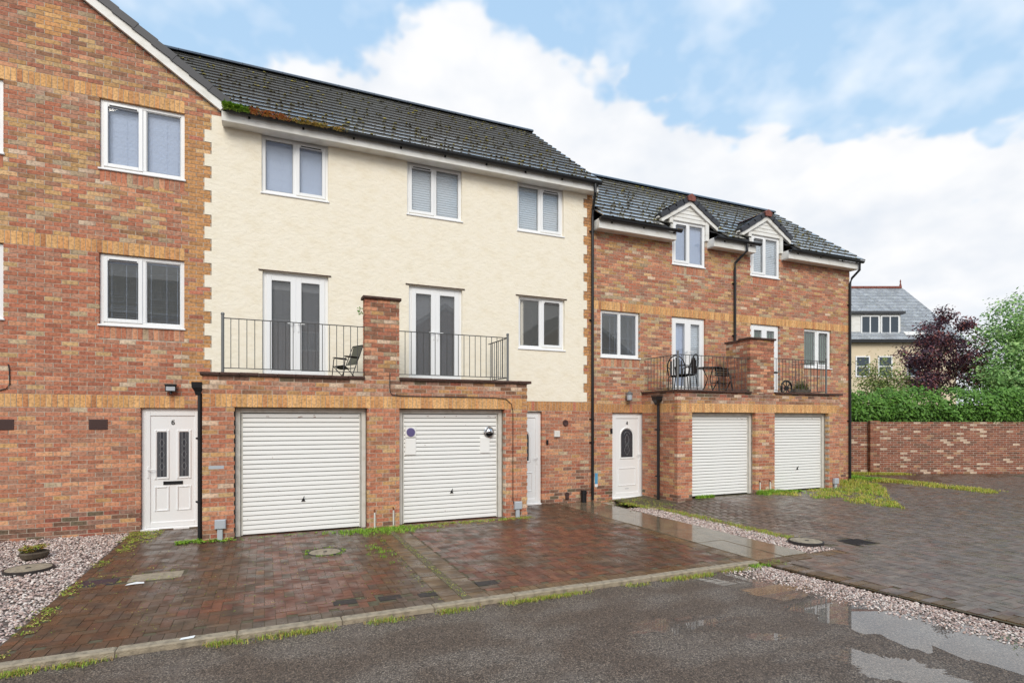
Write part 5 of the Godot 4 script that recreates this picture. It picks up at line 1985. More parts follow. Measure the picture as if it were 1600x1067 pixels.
	# behind the end wall the court runs on to the garden wall
	bed.quad(Vector3(16.2, 0.09, 0), Vector3(27, 0.09, 0), Vector3(27, 0.09, -3.5), Vector3(16.2, 0.09, -3.5))
	obj("sand_bed", bed, M.joint_sand, court)
	var cl := []
	var nz2 := noise(0.4, 3, FastNoiseLite.TYPE_SIMPLEX_SMOOTH, 88)
	var pal_court := func(c: Vector2) -> String:
		if c.y < 1.2 + nz2.get_noise_2d(c.x, c.y) * 1.5 and rng.randf() < 0.6:
			return "paver_brown"
		return "paver_court"
	var near := PackedVector2Array([Vector2(7.8, 1.32), Vector2(22.0, 1.32), Vector2(22.0, 6.0), Vector2(12.0, 12.0), Vector2(7.42, 12.0), Vector2(6.92, 9.2), Vector2(6.42, 5.99), Vector2(7.8, 5.9)])
	herringbone(cl, near, pal_court, [Rect2(8.36, 5.36, 0.42, 0.36), Rect2(7.5, 5.05, 0.5, 0.5)])
	var far := PackedVector2Array([Vector2(14.05, 0.02), Vector2(24.0, 0.02), Vector2(24.0, 1.3), Vector2(14.05, 1.3)])
	herringbone(cl, far, pal_court)
	var far2 := PackedVector2Array([Vector2(16.3, -3.0), Vector2(24.0, -3.0), Vector2(24.0, 0.0), Vector2(16.3, 0.0)])
	herringbone(cl, far2, pal_court)
	# header course along the open edge
	for i in 62:
		var z := 5.98 + i * 0.103
		var xe := 6.15 + (z - 5.775) * 0.1505
		paver(cl, xe + 0.005, xe + 0.235, z, z + 0.098, "paver_yellow" if rng.randf() < 0.75 else "paver_court")
	header_row(cl, 6.16, 7.75, 5.78, 5.975, true, "paver_yellow")
	add_pieces(court, "paving_block", cl, M.paver, 300, "wet grey block paving of the court")

	# gravel
	obj_struct_bed(rect(-8.0, -2.07, 0.0, 5.9), -0.03)
	gravel("gravel", "pinkish grey gravel bed beside the drive of number 6", PackedVector2Array([Vector2(-5.2, 0.02), Vector2(-2.1, 0.02), Vector2(-2.075, 5.86), Vector2(-5.2, 5.86)]), 21000, 0.011, 0.021, -0.014)
	obj_struct_bed(rect(7.2, 7.76, 1.2, 5.78), -0.02)
	gravel("gravel", "narrow strip of pink gravel between the slab path and the court", rect(7.22, 7.8, 1.3, 5.75), 5200, 0.010, 0.018, -0.006)
	var lp := PackedVector2Array([Vector2(5.3, 5.95), Vector2(6.14, 5.9), Vector2(6.62, 9.1), Vector2(6.9, 11.0), Vector2(6.4, 11.0), Vector2(6.05, 9.0), Vector2(5.55, 7.0)])
	gravel("gravel", "loose pink gravel spilled along the edge of the court onto the tarmac", lp, 7500, 0.008, 0.016, -0.038, func(p: Vector2) -> float:
		var xe := 6.15 + (p.y - 5.775) * 0.1505
		return clampf(1.15 - (xe - p.x) * 1.5, 0.03, 1.0))

func obj_struct_bed(poly: PackedVector2Array, y: float) -> void:
	struct("gravel_bed", sheet(poly, y), M.gravel_bed)

func blob(c: Vector2, r: Vector2, turn: float, sd: int, rough := 0.28, n := 260) -> PackedVector2Array:
	var f := noise(0.9, 4, FastNoiseLite.TYPE_SIMPLEX_SMOOTH, sd)
	var out := PackedVector2Array()
	for i in n:
		var a := TAU * i / n
		var k := 1.0 + rough * 2.0 * f.get_noise_2d(cos(a) * 1.3 + sd, sin(a) * 1.3)
		k += 0.35 * f.get_noise_2d(cos(a) * 9.0 + sd, sin(a) * 9.0) * rough / 0.28
		out.append(c + Vector2(cos(a) * r.x * k, sin(a) * r.y * k).rotated(turn))
	return out

func build_puddles() -> void:
	var spots := [
		[Vector2(5.72, 7.9), Vector2(0.56, 2.0), -0.17, 3, "long puddle along the spilled gravel mirroring the sky and trees"],
		[Vector2(4.62, 8.7), Vector2(0.26, 0.5), -0.35, 5, "pale puddle on the tarmac beside the long puddle"],
		[Vector2(3.75, 7.2), Vector2(0.5, 0.2), 0.1, 8, "small dark puddle alone in the middle of the tarmac"],
		[Vector2(4.15, 7.75), Vector2(0.2, 0.09), 0.3, 11, "tiny puddle between the middle one and the pale one"]]
	for s in spots:
		var o := struct("puddle", sheet(blob(s[0], s[1], s[2], s[3]), -0.037), M.water)
		o.set_meta("label", s[4])
		o.set_meta("category", "puddle")

func build_weeds() -> void:
	var green := [lin(122, 164, 44), lin(142, 182, 56), lin(158, 190, 66), lin(100, 142, 40)]
	var mixed := [lin(132, 164, 48), lin(170, 178, 72), lin(184, 172, 92), lin(146, 168, 56), lin(172, 140, 84)]
	var yellow := [lin(188, 186, 70), lin(202, 190, 88), lin(160, 174, 62), lin(200, 176, 100), lin(140, 162, 54)]
	# grass along the front of the kerb, in runs
	var f := noise(0.9, 3, FastNoiseLite.TYPE_SIMPLEX_SMOOTH, 101)
	var mb := MB.new()
	var x := -3.2
	while x < 6.2:
		var v := f.get_noise_1d(x * 1.7)
		var n := int(clampf((v + 0.18) * 60.0, 0.0, 30.0))
		if n > 2:
			tuft(mb, Vector3(x, -0.045, 5.93 + rng.randf_range(-0.03, 0.05) + 0.03 * f.get_noise_1d(x * 4.0)), n, 0.06, 0.022 + 0.035 * rng.randf(), mixed, 1.5, 0.0028)
		x += 0.022
	tag(obj("grass", mb, M.leaf), "thin grass and moss growing along the foot of the kerb", "grass", "", "stuff")
	# weeds along the garages and the door of number 6
	mb = MB.new()
	for i in 46:
		weed(mb, Vector3(rng.randf_range(-1.25, -0.45), 0.0, rng.randf_range(1.22, 1.5)), 14, 0.06, 0.02, green)
	for i in 150:
		var u := rng.randf()
		weed(mb, Vector3(lerpf(-0.4, 4.4, u), 0.0, 1.33 + absf(rng.randfn(0, 0.08))), 7 if u > 0.35 else 4, 0.03, 0.012, green)
	for i in 230:
		tuft(mb, Vector3(rng.randfn(1.85, 0.42), 0.0, 1.4 + absf(rng.randfn(0, 0.24))), 9, 0.04, 0.055, green, 1.0, 0.003)
	for i in 300:
		tuft(mb, Vector3(rng.randf_range(2.3, 4.9), 0.0, 1.36 + absf(rng.randfn(0, 0.12))), 6, 0.04, 0.03, mixed, 1.0, 0.003)
	for i in 26:
		var a := rng.randf() * TAU
		tuft(mb, Vector3(0.81 + cos(a) * 0.27, 0.0, 2.86 + sin(a) * 0.27), 8, 0.03, 0.03, green, 1.0, 0.003)
	for i in 20:
		tuft(mb, Vector3(rng.randfn(1.55, 0.12), 0.0, rng.randfn(2.9, 0.5)), 14, 0.05, 0.04, green, 1.0, 0.003)
	tag(obj("weeds", mb, M.leaf), "bright green weeds along the foot of the garage doors", "weeds", "", "stuff")
	# moss and weeds on the seam of gravel and drive, and round the covers
	mb = MB.new()
	for i in 620:
		var z := rng.randf_range(0.1, 5.8)
		var nn := f.get_noise_1d(z * 2.2 + 40.0)
		if nn < -0.12:
			continue
		weed(mb, Vector3(-2.0 + rng.randfn(0, 0.05) + (0.1 if z < 2.0 else 0.0), 0.0, z), 5, 0.035, 0.011, mixed)
	for i in 260:
		weed(mb, Vector3(rng.randf_range(-2.1, -1.6), 0.0, absf(rng.randfn(0.1, 0.5)) + 0.05), 6, 0.04, 0.012, mixed)
	for i in 60:
		var k := rng.randi() % 3
		var px := rng.randf_range(-1.95, -0.95)
		weed(mb, Vector3(px, 0.004, [3.2, 3.55, 2.95][k] + rng.randfn(0, 0.03)), 4, 0.035, 0.009, mixed)
	for i in 420:
		weed(mb, Vector3(rng.randf_range(-1.9, 1.7), 0.0, rng.randf_range(1.9, 5.5)), 3, 0.02, 0.0065, mixed)
	for i in 300:
		var z2 := rng.randf_range(1.5, 5.7)
		weed(mb, Vector3(2.0 + rng.randfn(0, 0.03) + (-0.3 if rng.randf() < 0.3 else 0.0), 0.0, z2), 4, 0.03, 0.008, mixed)
	tag(obj("moss", mb, M.leaf), "yellow green moss in the joints of the brown drive", "moss", "", "stuff")
	# strip beside the slabs and the door of number 4
	mb = MB.new()
	for i in 520:
		var z3 := rng.randf_range(0.6, 5.3)
		tuft(mb, Vector3(7.86 + rng.randfn(0, 0.07) - (0.2 if z3 < 1.6 else 0.0), gh(7.9, z3), z3), 6, 0.04, 0.05, mixed, 1.0, 0.003)
	for i in 300:
		var px2 := rng.randf_range(7.2, 8.6)
		weed(mb, Vector3(px2, 0.02, rng.randf_range(0.1, 1.6)), 4, 0.05, 0.014, mixed)
	for i in 60:
		tuft(mb, Vector3(rng.randf_range(5.9, 6.5), -0.02, 5.95 + rng.randfn(0, 0.06)), 8, 0.04, 0.04, green, 1.1, 0.003)
	tag(obj("weeds", mb, M.leaf), "mossy weeds between the slab path and the court", "weeds", "", "stuff")
	# meadow grass on the court by the end garage
	mb = MB.new()
	var pa := PackedVector2Array([Vector2(10.95, 1.36), Vector2(14.1, 1.36), Vector2(15.2, 0.2), Vector2(16.4, 0.3), Vector2(15.2, 1.7), Vector2(13.6, 2.8), Vector2(12.3, 4.0), Vector2(11.9, 3.2), Vector2(11.6, 2.0)])
	for i in 2600:
		var p := Vector2(rng.randf_range(10.9, 16.4), rng.randf_range(0.2, 4.1))
		if not inside(p, pa):
			continue
		if f.get_noise_2d(p.x * 1.2, p.y * 1.2) < -0.22:
			continue
		tuft(mb, Vector3(p.x, gh(p.x, p.y), p.y), 13, 0.07, 0.10 if p.x > 13.5 else 0.07, yellow if rng.randf() < 0.8 else green, 1.0, 0.004)
	for i in 60:
		tuft(mb, Vector3(rng.randf_range(9.1, 9.6), 0.12, 1.36), 12, 0.05, 0.09, green, 0.9, 0.004)
	for i in 90:
		tuft(mb, Vector3(rng.randf_range(10.95, 11.7), 0.12, 1.38 + absf(rng.randfn(0, 0.08))), 12, 0.05, 0.13, green, 0.9, 0.004)
	for i in 60:
		weed(mb, Vector3(rng.randf_range(11.7, 12.4), 0.13, 1.4 + absf(rng.randfn(0, 0.08))), 10, 0.08, 0.025, green)
	tag(obj("grass", mb, M.leaf), "yellow green meadow grass on the court by the end garage", "grass", "", "stuff")
	mb = MB.new()
	for i in 2600:
		var t := rng.randf()
		var p := Vector2(lerpf(16.5, 17.0, t) + rng.randfn(0, 0.16), lerpf(-1.2, 3.4, t))
		if i % 3 == 0:
			p = Vector2(lerpf(16.5, 19.5, t), lerpf(-1.7, -0.35, t) + rng.randfn(0, 0.1))
		if f.get_noise_2d(p.x, p.y) < -0.2:
			continue
		tuft(mb, Vector3(p.x, gh(p.x, p.y) - 0.005, p.y), 9, 0.1, 0.15 * (1.0 - t * 0.5), yellow if t > 0.4 else green, 1.0, 0.005)
	tag(obj("grass", mb, M.leaf), "green grass growing along the foot of the old garden wall", "grass", "", "stuff")
	# stonecrop and moss in the gutter of the rendered house
	mb = MB.new()
	for i in 330:
		var t := rng.randf()
		var px3 := -0.62 + 2.05 * t * t
		var c := green if t < 0.42 else ([lin(214, 142, 88), lin(190, 112, 84), lin(196, 170, 84)] if t < 0.72 else [lin(220, 186, 104), lin(196, 168, 92), lin(160, 156, 70)])
		weed(mb, Vector3(px3, 7.43 + rng.randf() * (0.09 - 0.05 * t), 0.35 + rng.randf_range(-0.05, 0.06)), 10, 0.075 - 0.02 * t, 0.021, c)
		weed(mb, Vector3(px3, 7.40 + rng.randf() * 0.04, 0.40), 5, 0.04, 0.017, c)
	for i in 50:
		weed(mb, Vector3([2.3, 2.9, 3.4, 4.2, 1.75][i % 5] + rng.randfn(0, 0.1), 7.45, 0.34), 5, 0.05, 0.012, yellow)
	for i in 30:
		weed(mb, Vector3(9.46 + rng.randfn(0, 0.05), 6.66, 0.34), 6, 0.05, 0.014, [lin(190, 140, 40), lin(150, 130, 50)])
	tag(obj("gutter_moss", mb, M.leaf), "stonecrop and moss growing out of the black gutters", "moss", "", "stuff")

# ---------------------------------------------------------------- things on the ground and balconies
func cover(label: String, c: Vector2, r: float, h: float) -> void:
	var t := thing("manhole_cover", label, "manhole cover", Vector3(c.x, gh(c.x, c.y), c.y), 0.0, "round manhole covers")
	var mb := MB.new()
	mb.lathe([[r + 0.012, -0.05], [r + 0.012, h - 0.004], [r - 0.004, h], [r - 0.01, h - 0.006]], Vector3.ZERO, 40)
	obj("rim", mb, M.cast_iron, t)
	var lid := MB.new()
	lid.lathe([[r - 0.012, -0.02], [r - 0.012, h - 0.004], [r * 0.55, h + 0.001], [0.0, h + 0.002]], Vector3.ZERO, 40)
	obj("lid", lid, M.concrete, t)
	var key := MB.new()
	key.lathe([[0.03, h], [0.028, h + 0.006], [0.0, h + 0.007]], Vector3(0.0, 0, 0.02), 12)
	obj("lifting_key", key, M.cast_iron, t)

func grate(label: String, r: Rect2, m: Material, slots := 0, group := "") -> void:
	var t := thing("drain_cover", label, "drain cover", Vector3(r.position.x, gh(r.position.x, r.position.y), r.position.y), 0.0, group)
	var q := Transform3D(Basis(Vector3(1, 0, 0), Vector3(0, 0, -1), Vector3(0, 1, 0)), Vector3.ZERO)
	var a := MB.new()
	var mb := MB.new()
	a.cbox(Vector3(0.004, -r.size.y + 0.004, -0.05), Vector3(r.size.x - 0.004, -0.004, -0.002 if slots else 0.002), 0.003)
	mb.put(a, q)
	obj("plate", mb, m, t)
	a = MB.new()
	mb = MB.new()
	ring(a, 0, r.size.x, -r.size.y, 0, 0.018, -0.04, 0.004, 0.002)
	mb.put(a, q)
	obj("rim", mb, m, t)
	for i in slots:
		a = MB.new()
		mb = MB.new()
		var x := lerpf(0.02, r.size.x - 0.02, (i + 0.5) / slots)
		a.box(Vector3(x - 0.007, -r.size.y + 0.02, -0.02), Vector3(x + 0.007, -0.02, 0.003))
		mb.put(a, q)
		obj("bar", mb, m, t)

func folding_chair(at: Vector3, turn: float) -> void:
	var t := thing("folding_chair", "folding garden chair with dark mesh seat on the balcony by the brick pier", "chair", at, turn)
	t.scale = Vector3(0.78, 0.78, 0.78)
	for s in [-1.0, 1.0]:
		var x: float = s * 0.25
		var a := MB.new()
		a.tube([Vector3(x, 0, 0.26), Vector3(x, 0.56, 0.2), Vector3(x, 0.58, 0.16), Vector3(x, 0.57, -0.16)], 0.011, 0.011, 8)
		obj("front_leg", a, M.chair_black, t)
		var b := MB.new()
		b.tube([Vector3(x * 0.94, 0, -0.2), Vector3(x * 0.94, 0.4, 0.24)], 0.01, 0.01, 8)
		obj("rear_leg", b, M.chair_black, t)
		var c := MB.new()
		c.tube([Vector3(x * 0.9, 0.02, 0.05), Vector3(x * 0.9, 0.4, -0.1), Vector3(x * 0.9, 0.9, -0.3)], 0.011, 0.011, 8)
		obj("back_post", c, M.chair_black, t)
		var d := MB.new()
		d.cbox(Vector3(x - 0.025, 0.585, -0.14), Vector3(x + 0.025, 0.605, 0.22), 0.006)
		obj("armrest", d, M.chair_black, t)
	var bar := MB.new()
	bar.tube([Vector3(-0.225, 0.9, -0.3), Vector3(0.225, 0.9, -0.3)], 0.012, 0.012, 8)
	bar.tube([Vector3(-0.235, 0.38, 0.22), Vector3(0.235, 0.38, 0.22)], 0.011, 0.011, 8)
	obj("cross_bar", bar, M.chair_black, t)
	var seat := MB.new()
	for i in 6:
		var u0 := i / 6.0
		var u1 := (i + 1) / 6.0
		var f := func(u: float) -> Vector3: return Vector3(0, 0.39 - 0.06 * sin(u * PI) - 0.03 * u, 0.22 - 0.36 * u)
		var p: Vector3 = f.call(u0)
		var q: Vector3 = f.call(u1)
		seat.quad(Vector3(-0.22, p.y, p.z), Vector3(0.22, p.y, p.z), Vector3(0.22, q.y, q.z), Vector3(-0.22, q.y, q.z))
	obj("seat", seat, M.chair_mesh, t)
	var back := MB.new()
	for i in 6:
		var u0 := i / 6.0
		var u1 := (i + 1) / 6.0
		var f := func(u: float) -> Vector3: return Vector3(0, lerpf(0.42, 0.9, u), lerpf(-0.11, -0.3, u) - 0.03 * sin(u * PI))
		var p: Vector3 = f.call(u0)
		var q: Vector3 = f.call(u1)
		back.quad(Vector3(-0.205, p.y, p.z), Vector3(0.205, p.y, p.z), Vector3(0.205, q.y, q.z), Vector3(-0.205, q.y, q.z))
	obj("backrest", back, M.chair_mesh, t)

func iron_chair(label: String, at: Vector3, turn: float, folded := false) -> void:
	var t := thing("bistro_chair", label, "chair", at, turn, "black chairs on the balcony of number 4")
	for s in [-1.0, 1.0]:
		for k in 2:
			var l := MB.new()
			var z := 0.17 if k == 0 else -0.17
			l.tube([Vector3(s * 0.2, 0, z * 1.25), Vector3(s * 0.18, 0.44, z * (-0.9 if folded else 1.0))], 0.013, 0.013, 6)
			obj("leg", l, M.chair_black, t)
	var seat := MB.new()
	seat.lathe([[0.2, 0.43], [0.215, 0.445], [0.2, 0.46], [0.0, 0.455]], Vector3.ZERO, 18)
	obj("seat", seat, M.chair_black, t)
	var back := MB.new()
	var p := []
	for i in 15:
		var a := PI * i / 14
		p.append(Vector3(cos(a) * 0.21, 0.62 + sin(a) * 0.3, -0.19 - sin(a) * 0.06))
	p.push_front(Vector3(0.19, 0.45, -0.17))
	p.append(Vector3(-0.19, 0.45, -0.17))
	back.tube(p, 0.015, 0.015, 6)
	obj("back_frame", back, M.chair_black, t)
	for i in 5:
		var sl := MB.new()
		var x := -0.12 + i * 0.06
		sl.cbox(Vector3(x - 0.018, 0.46, -0.2), Vector3(x + 0.018, 0.88 - absf(x) * 0.7, -0.185), 0.004)
		sl.put(MB.new(), Transform3D.IDENTITY)
		obj("back_slat", sl, M.chair_black, t)
	for s in [-1.0, 1.0]:
		var ar := MB.new()
		ar.tube([Vector3(s * 0.21, 0.64, -0.18), Vector3(s * 0.24, 0.66, 0.02), Vector3(s * 0.22, 0.62, 0.17), Vector3(s * 0.2, 0.45, 0.16)], 0.014, 0.014, 6)
		obj("armrest", ar, M.chair_black, t)

func bistro_table(label: String, at: Vector3, r: float, h: float) -> void:
	var t := thing("bistro_table", label, "table", at, 0.3, "small black balcony tables")
	var top := MB.new()
	top.lathe([[0.0, h - 0.03], [r, h - 0.03], [r + 0.006, h - 0.015], [r, h], [0.0, h]], Vector3.ZERO, 28)
	obj("tabletop", top, M.chair_black, t)
	for k in 3:
		var l := MB.new()
		var a := TAU * k / 3
		var d := Vector3(cos(a), 0, sin(a))
		l.tube([d * r * 0.75, d * r * 0.3 + Vector3(0, h * 0.35, 0), d * r * 0.12 + Vector3(0, h * 0.6, 0), d * r * 0.5 + Vector3(0, h - 0.03, 0)], 0.013, 0.013, 6)
		obj("leg", l, M.chair_black, t)

func build_things() -> void:
	cover("round concrete manhole cover lying in the gravel bed", Vector2(-2.78, 2.36), 0.25, 0.03)
	cover("round concrete manhole cover set in the red block drive", Vector2(0.81, 2.86), 0.23, 0.006)
	cover("round raised manhole cover at the end of the slab path", Vector2(7.75, 5.3), 0.24, 0.05)
	grate("dark blue plastic inspection cover next to the gravel bed", Rect2(-1.98, 3.28, 0.36, 0.26), M.blue_cover)
	grate("grey concrete inspection cover in the drive of number 6", Rect2(-1.5, 3.2, 0.56, 0.32), M.concrete)
	grate("small brown drain cover in red blocks by the kerb, farthest from the channel", Rect2(0.66, 5.26, 0.24, 0.14), M.cast_iron, 0, "small covers by the kerb")
	grate("small brown drain cover midway between two others along the kerb", Rect2(1.13, 5.3, 0.24, 0.14), M.cast_iron, 0, "small covers by the kerb")
	grate("small brown drain cover against the yellow edging of the channel", Rect2(1.55, 5.36, 0.2, 0.13), M.cast_iron)
	grate("small dark drain cover on the far side of the channel", Rect2(2.28, 5.2, 0.26, 0.16), M.cast_iron)
	grate("black slotted drain grate in the grey court beside the raised manhole cover", Rect2(8.36, 5.36, 0.42, 0.36), M.cast_iron, 9)
	# litter
	var pp := MB.new()
	pp.quad(Vector3(-0.09, 0.004, 0.03), Vector3(0.0, 0.012, 0.04), Vector3(0.02, 0.02, -0.03), Vector3(-0.07, 0.006, -0.03))
	pp.quad(Vector3(0.0, 0.012, 0.04), Vector3(0.1, 0.004, 0.01), Vector3(0.09, 0.01, -0.04), Vector3(0.02, 0.02, -0.03))
	var lit := obj("paper_scrap", pp, M.paper)
	lit.position = Vector3(-1.4, 0.0, 3.66)
	tag(lit, "scrap of white paper on the drive beside the grey cover", "litter")
	pp = MB.new()
	pp.quad(Vector3(-0.06, 0.002, 0.02), Vector3(0.05, 0.006, 0.025), Vector3(0.06, 0.012, -0.02), Vector3(-0.05, 0.004, -0.02))
	lit = obj("paper_scrap", pp, M.paper)
	lit.position = Vector3(-0.62, 0.014, 5.83)
	tag(lit, "small white scrap lying on the kerb", "litter")
	# low stone planter with a yellow green plant, on the gravel
	var t := thing("plant_pot", "low stone pot with a yellow green plant on the gravel", "plant", Vector3(-2.95, -0.01, 1.62))
	var mb := MB.new()
	mb.lathe([[0.1, 0.0], [0.15, 0.03], [0.17, 0.09], [0.155, 0.11], [0.13, 0.085], [0.0, 0.08]], Vector3.ZERO, 18, Color.WHITE, 0.06)
	obj("pot", mb, M.terracotta, t)
	mb = MB.new()
	for i in 24:
		var a := rng.randf() * TAU
		var r := 0.14 * sqrt(rng.randf())
		weed(mb, Vector3(cos(a) * r, 0.1 + 0.07 * rng.randf(), sin(a) * r), 16, 0.055, 0.022, [lin(150, 150, 60), lin(120, 140, 48), lin(178, 168, 84), lin(140, 104, 50)])
	obj("foliage", mb, M.leaf, t)
	# sprig on the pier
	t = thing("wall_fern", "little green fern sprouting from the brick pier between the balconies", "plant", Vector3(1.625, 3.86, 1.2))
	mb = MB.new()
	for i in 26:
		leaf_quad(mb, Vector3(-0.02 - rng.randf() * 0.08, rng.randf_range(-0.06, 0.08), rng.randf_range(-0.03, 0.05)), 0.024, Vector3(rng.randf_range(-1, 0.2), rng.randf_range(0, 1), rng.randf_range(0, 1)).normalized(), lin(90, 130, 50))
	obj("foliage", mb, M.leaf, t)
	# balcony furniture
	folding_chair(Vector3(1.4, 2.62, 0.72), -1.15)
	iron_chair("black chair with rounded back, one of two pushed close together", Vector3(9.2, 2.545, 0.62), 2.2)
	iron_chair("black chair with its back to the railing post of the balcony", Vector3(9.12, 2.545, 0.98), 3.6)
	bistro_table("black round table beside the brick screen wall on the balcony", Vector3(10.1, 2.545, 0.7), 0.3, 0.68)
	var bn := thing("garden_bench", "slatted black bench seat in front of the brick screen wall", "bench", Vector3(10.35, 2.545, 0.85), 0.1)
	for s in [-1.0, 1.0]:
		var l := MB.new()
		l.tube([Vector3(s * 0.25, 0, 0.14), Vector3(s * 0.22, 0.4, 0.1), Vector3(s * 0.22, 0.68, -0.02)], 0.014, 0.014, 6)
		obj("leg", l, M.chair_black, bn)
		l = MB.new()
		l.tube([Vector3(s * 0.25, 0, -0.14), Vector3(s * 0.22, 0.34, 0.08)], 0.014, 0.014, 6)
		obj("leg", l, M.chair_black, bn)
	for i in 4:
		var sl := MB.new()
		sl.cbox(Vector3(-0.24, 0.46 + i * 0.055, 0.0), Vector3(0.24, 0.5 + i * 0.055, 0.02), 0.004)
		obj("back_slat", sl, M.chair_black, bn)
	for i in 4:
		var sl := MB.new()
		sl.box(Vector3(-0.24, 0.28, -0.12 + i * 0.06), Vector3(0.24, 0.296, -0.08 + i * 0.06))
		obj("seat_slat", sl, M.chair_black, bn)
	bistro_table("black round table behind the railing of the end balcony", Vector3(11.98, 2.545, 0.75), 0.28, 0.62)
	var wh := thing("wheel_planter", "black wagon wheel ornament leaning by a green trough", "ornament", Vector3(12.5, 2.56, 0.92), 0.0)
	mb = MB.new()
	var rim := []
	for i in 25:
		rim.append(Vector3(cos(TAU * i / 24) * 0.19, 0.2 + sin(TAU * i / 24) * 0.19, 0))
	mb.tube(rim, 0.025, 0.025, 8, Color.WHITE, false)
	obj("rim", mb, M.chair_black, wh)
	for k in 8:
		var sp := MB.new()
		var d := Vector3(cos(TAU * k / 8), sin(TAU * k / 8), 0)
		sp.tube([Vector3(0, 0.2, 0) + d * 0.03, Vector3(0, 0.2, 0) + d * 0.18], 0.012, 0.012, 6)
		obj("spoke", sp, M.chair_black, wh)
	mb = MB.new()
	mb.tube([Vector3(0, 0.2, -0.04), Vector3(0, 0.2, 0.04)], 0.045, 0.045, 12)
	obj("hub", mb, M.chair_black, wh)
	var tr := thing("plant_trough", "grey green trough with grasses behind the railing of the end balcony", "plant", Vector3(13.0, 2.56, 0.95))
	mb = MB.new()
	mb.cbox(Vector3(-0.28, 0, -0.09), Vector3(0.28, 0.18, 0.09), 0.02)
	obj("trough", mb, M.terracotta, tr)
	mb = MB.new()
	for i in 24:
		tuft(mb, Vector3(rng.randf_range(-0.26, 0.2), 0.17, rng.randf_range(-0.07, 0.07)), 14, 0.04, 0.2 if i % 3 else 0.34, [lin(70, 92, 44), lin(96, 104, 56), lin(120, 100, 70)], 0.9, 0.004)
	obj("foliage", mb, M.leaf, tr)

# ---------------------------------------------------------------- behind: wall, hedge, trees, far house
func garden_wall() -> void:
	var T := thing("garden_wall", "old dark red brick garden wall with pale mortar under the ivy", "wall")
	var pts := [Vector2(16.3, -2.1), Vector2(18.55, -0.98), Vector2(18.68, -0.86), Vector2(24.8, 1.6)]
	var list := []
	var mb := MB.new()
	for i in [0, 2]:
		var a: Vector2 = pts[i]
		var b: Vector2 = pts[i + 1]
		var d := (b - a).normalized()
		var L := (b - a).length()
		# along runs with d, the face looks towards the camera
		var W := Transform3D(Basis(Vector3(d.x, 0, d.y), Vector3.UP, Vector3(-d.y, 0, d.x)), Vector3(a.x, 0, a.y))
		wall_face(mb, W, -0.1, L + 0.1, -0.2, 1.86, [], -0.004)
		wall_face(mb, Transform3D(W.basis * Basis(Vector3.UP, PI), W * Vector3(L, 0, -0.24)), 0, L, -0.2, 1.86, [], 0.0)
		courses(list, W, 0.03, 1.88, 0.05, func(_k, _y): return [0.0, L], [], func(_x, _y): return "garden", 0.0)
		mb.box(Vector3(minf(a.x, b.x), 0, 0), Vector3(minf(a.x, b.x) + 0.001, 0.001, 0.001))
	# pilaster at the bend
	var P := Transform3D(Basis(Vector3(0.95, 0, 0.312), Vector3.UP, Vector3(-0.312, 0, 0.95)), Vector3(18.5, 0, -0.9))
	wall_face(mb, P, 0.0, 0.33, -0.2, 1.9, [], 0.05)
	courses(list, Transform3D(P.basis, P * Vector3(0, 0, 0.06)), 0.03, 1.9, 0.05, func(_k, _y): return [0.0, 0.33], [], func(_x, _y): return "garden", 0.0, 0.12)
	obj("wall", mb, M.old_mortar, T)
	add_pieces(T, "brick", list, M.brick, 300, "old dark red brickwork")
	# broken concrete footing
	var ft := MB.new()
	for i in 22:
		var p := (pts[2] as Vector2).lerp(pts[3], (i + rng.randf()) / 22.0) + Vector2(0.02, 0.16)
		var c := Vector3(p.x, 0.02, p.y)
		ft.cbox(c - Vector3(0.22, 0.05, 0.08), c + Vector3(0.2, 0.03 + rng.randf() * 0.06, 0.12), 0.02)
	obj("footing", ft, M.concrete, T)

# leaf clumps at random places between least_reach and the outline of an ellipsoid; every leaf takes one of cols at random
func leaves(mb: MB, c: Vector3, rad: Vector3, clumps: int, per: int, r: float, cols: Array, least_reach := 0.5, spread := 0.3) -> void:
	for i in clumps:
		var d := Vector3(rng.randfn(0, 1), rng.randfn(0, 1), rng.randfn(0, 1)).normalized()
		var k := pow(rng.randf(), 0.4)
		k = lerpf(least_reach, 1.0, k) * rng.randf_range(0.78, 1.1)
		var p := c + Vector3(d.x * rad.x, d.y * rad.y, d.z * rad.z) * k
		for j in per:
			var q := p + Vector3(rng.randfn(0, 1), rng.randfn(0, 0.7), rng.randfn(0, 1)) * spread
			var col: Color = cols[rng.randi() % cols.size()]
			leaf_quad(mb, q, r * rng.randf_range(0.6, 1.3), (d + Vector3(rng.randf_range(-1, 1), rng.randf_range(-0.3, 1.2), rng.randf_range(-1, 1))).normalized(), col)

func trunk(parent: Node3D, h: float, r: float, limbs: int, reach: float) -> void:
	var mb := MB.new()
	mb.tube([Vector3(0, 0, 0), Vector3(0.06, h * 0.35, 0.03), Vector3(-0.04, h * 0.7, -0.02), Vector3(0.02, h, 0.02)], r, r * 0.25, 8)
	obj("trunk", mb, M.bark, parent)
	for i in limbs:
		var l := MB.new()
		var a := TAU * i / limbs + rng.randf()
		var y := lerpf(h * 0.3, h * 0.85, rng.randf())
		var d := Vector3(cos(a), 0, sin(a))
		l.tube([Vector3(0, y, 0), d * reach * 0.4 + Vector3(0, y + reach * 0.35, 0), d * reach * 0.9 + Vector3(0, y + reach * 0.8, 0)], r * 0.4, r * 0.1, 6)
		obj("limb", l, M.bark, parent)

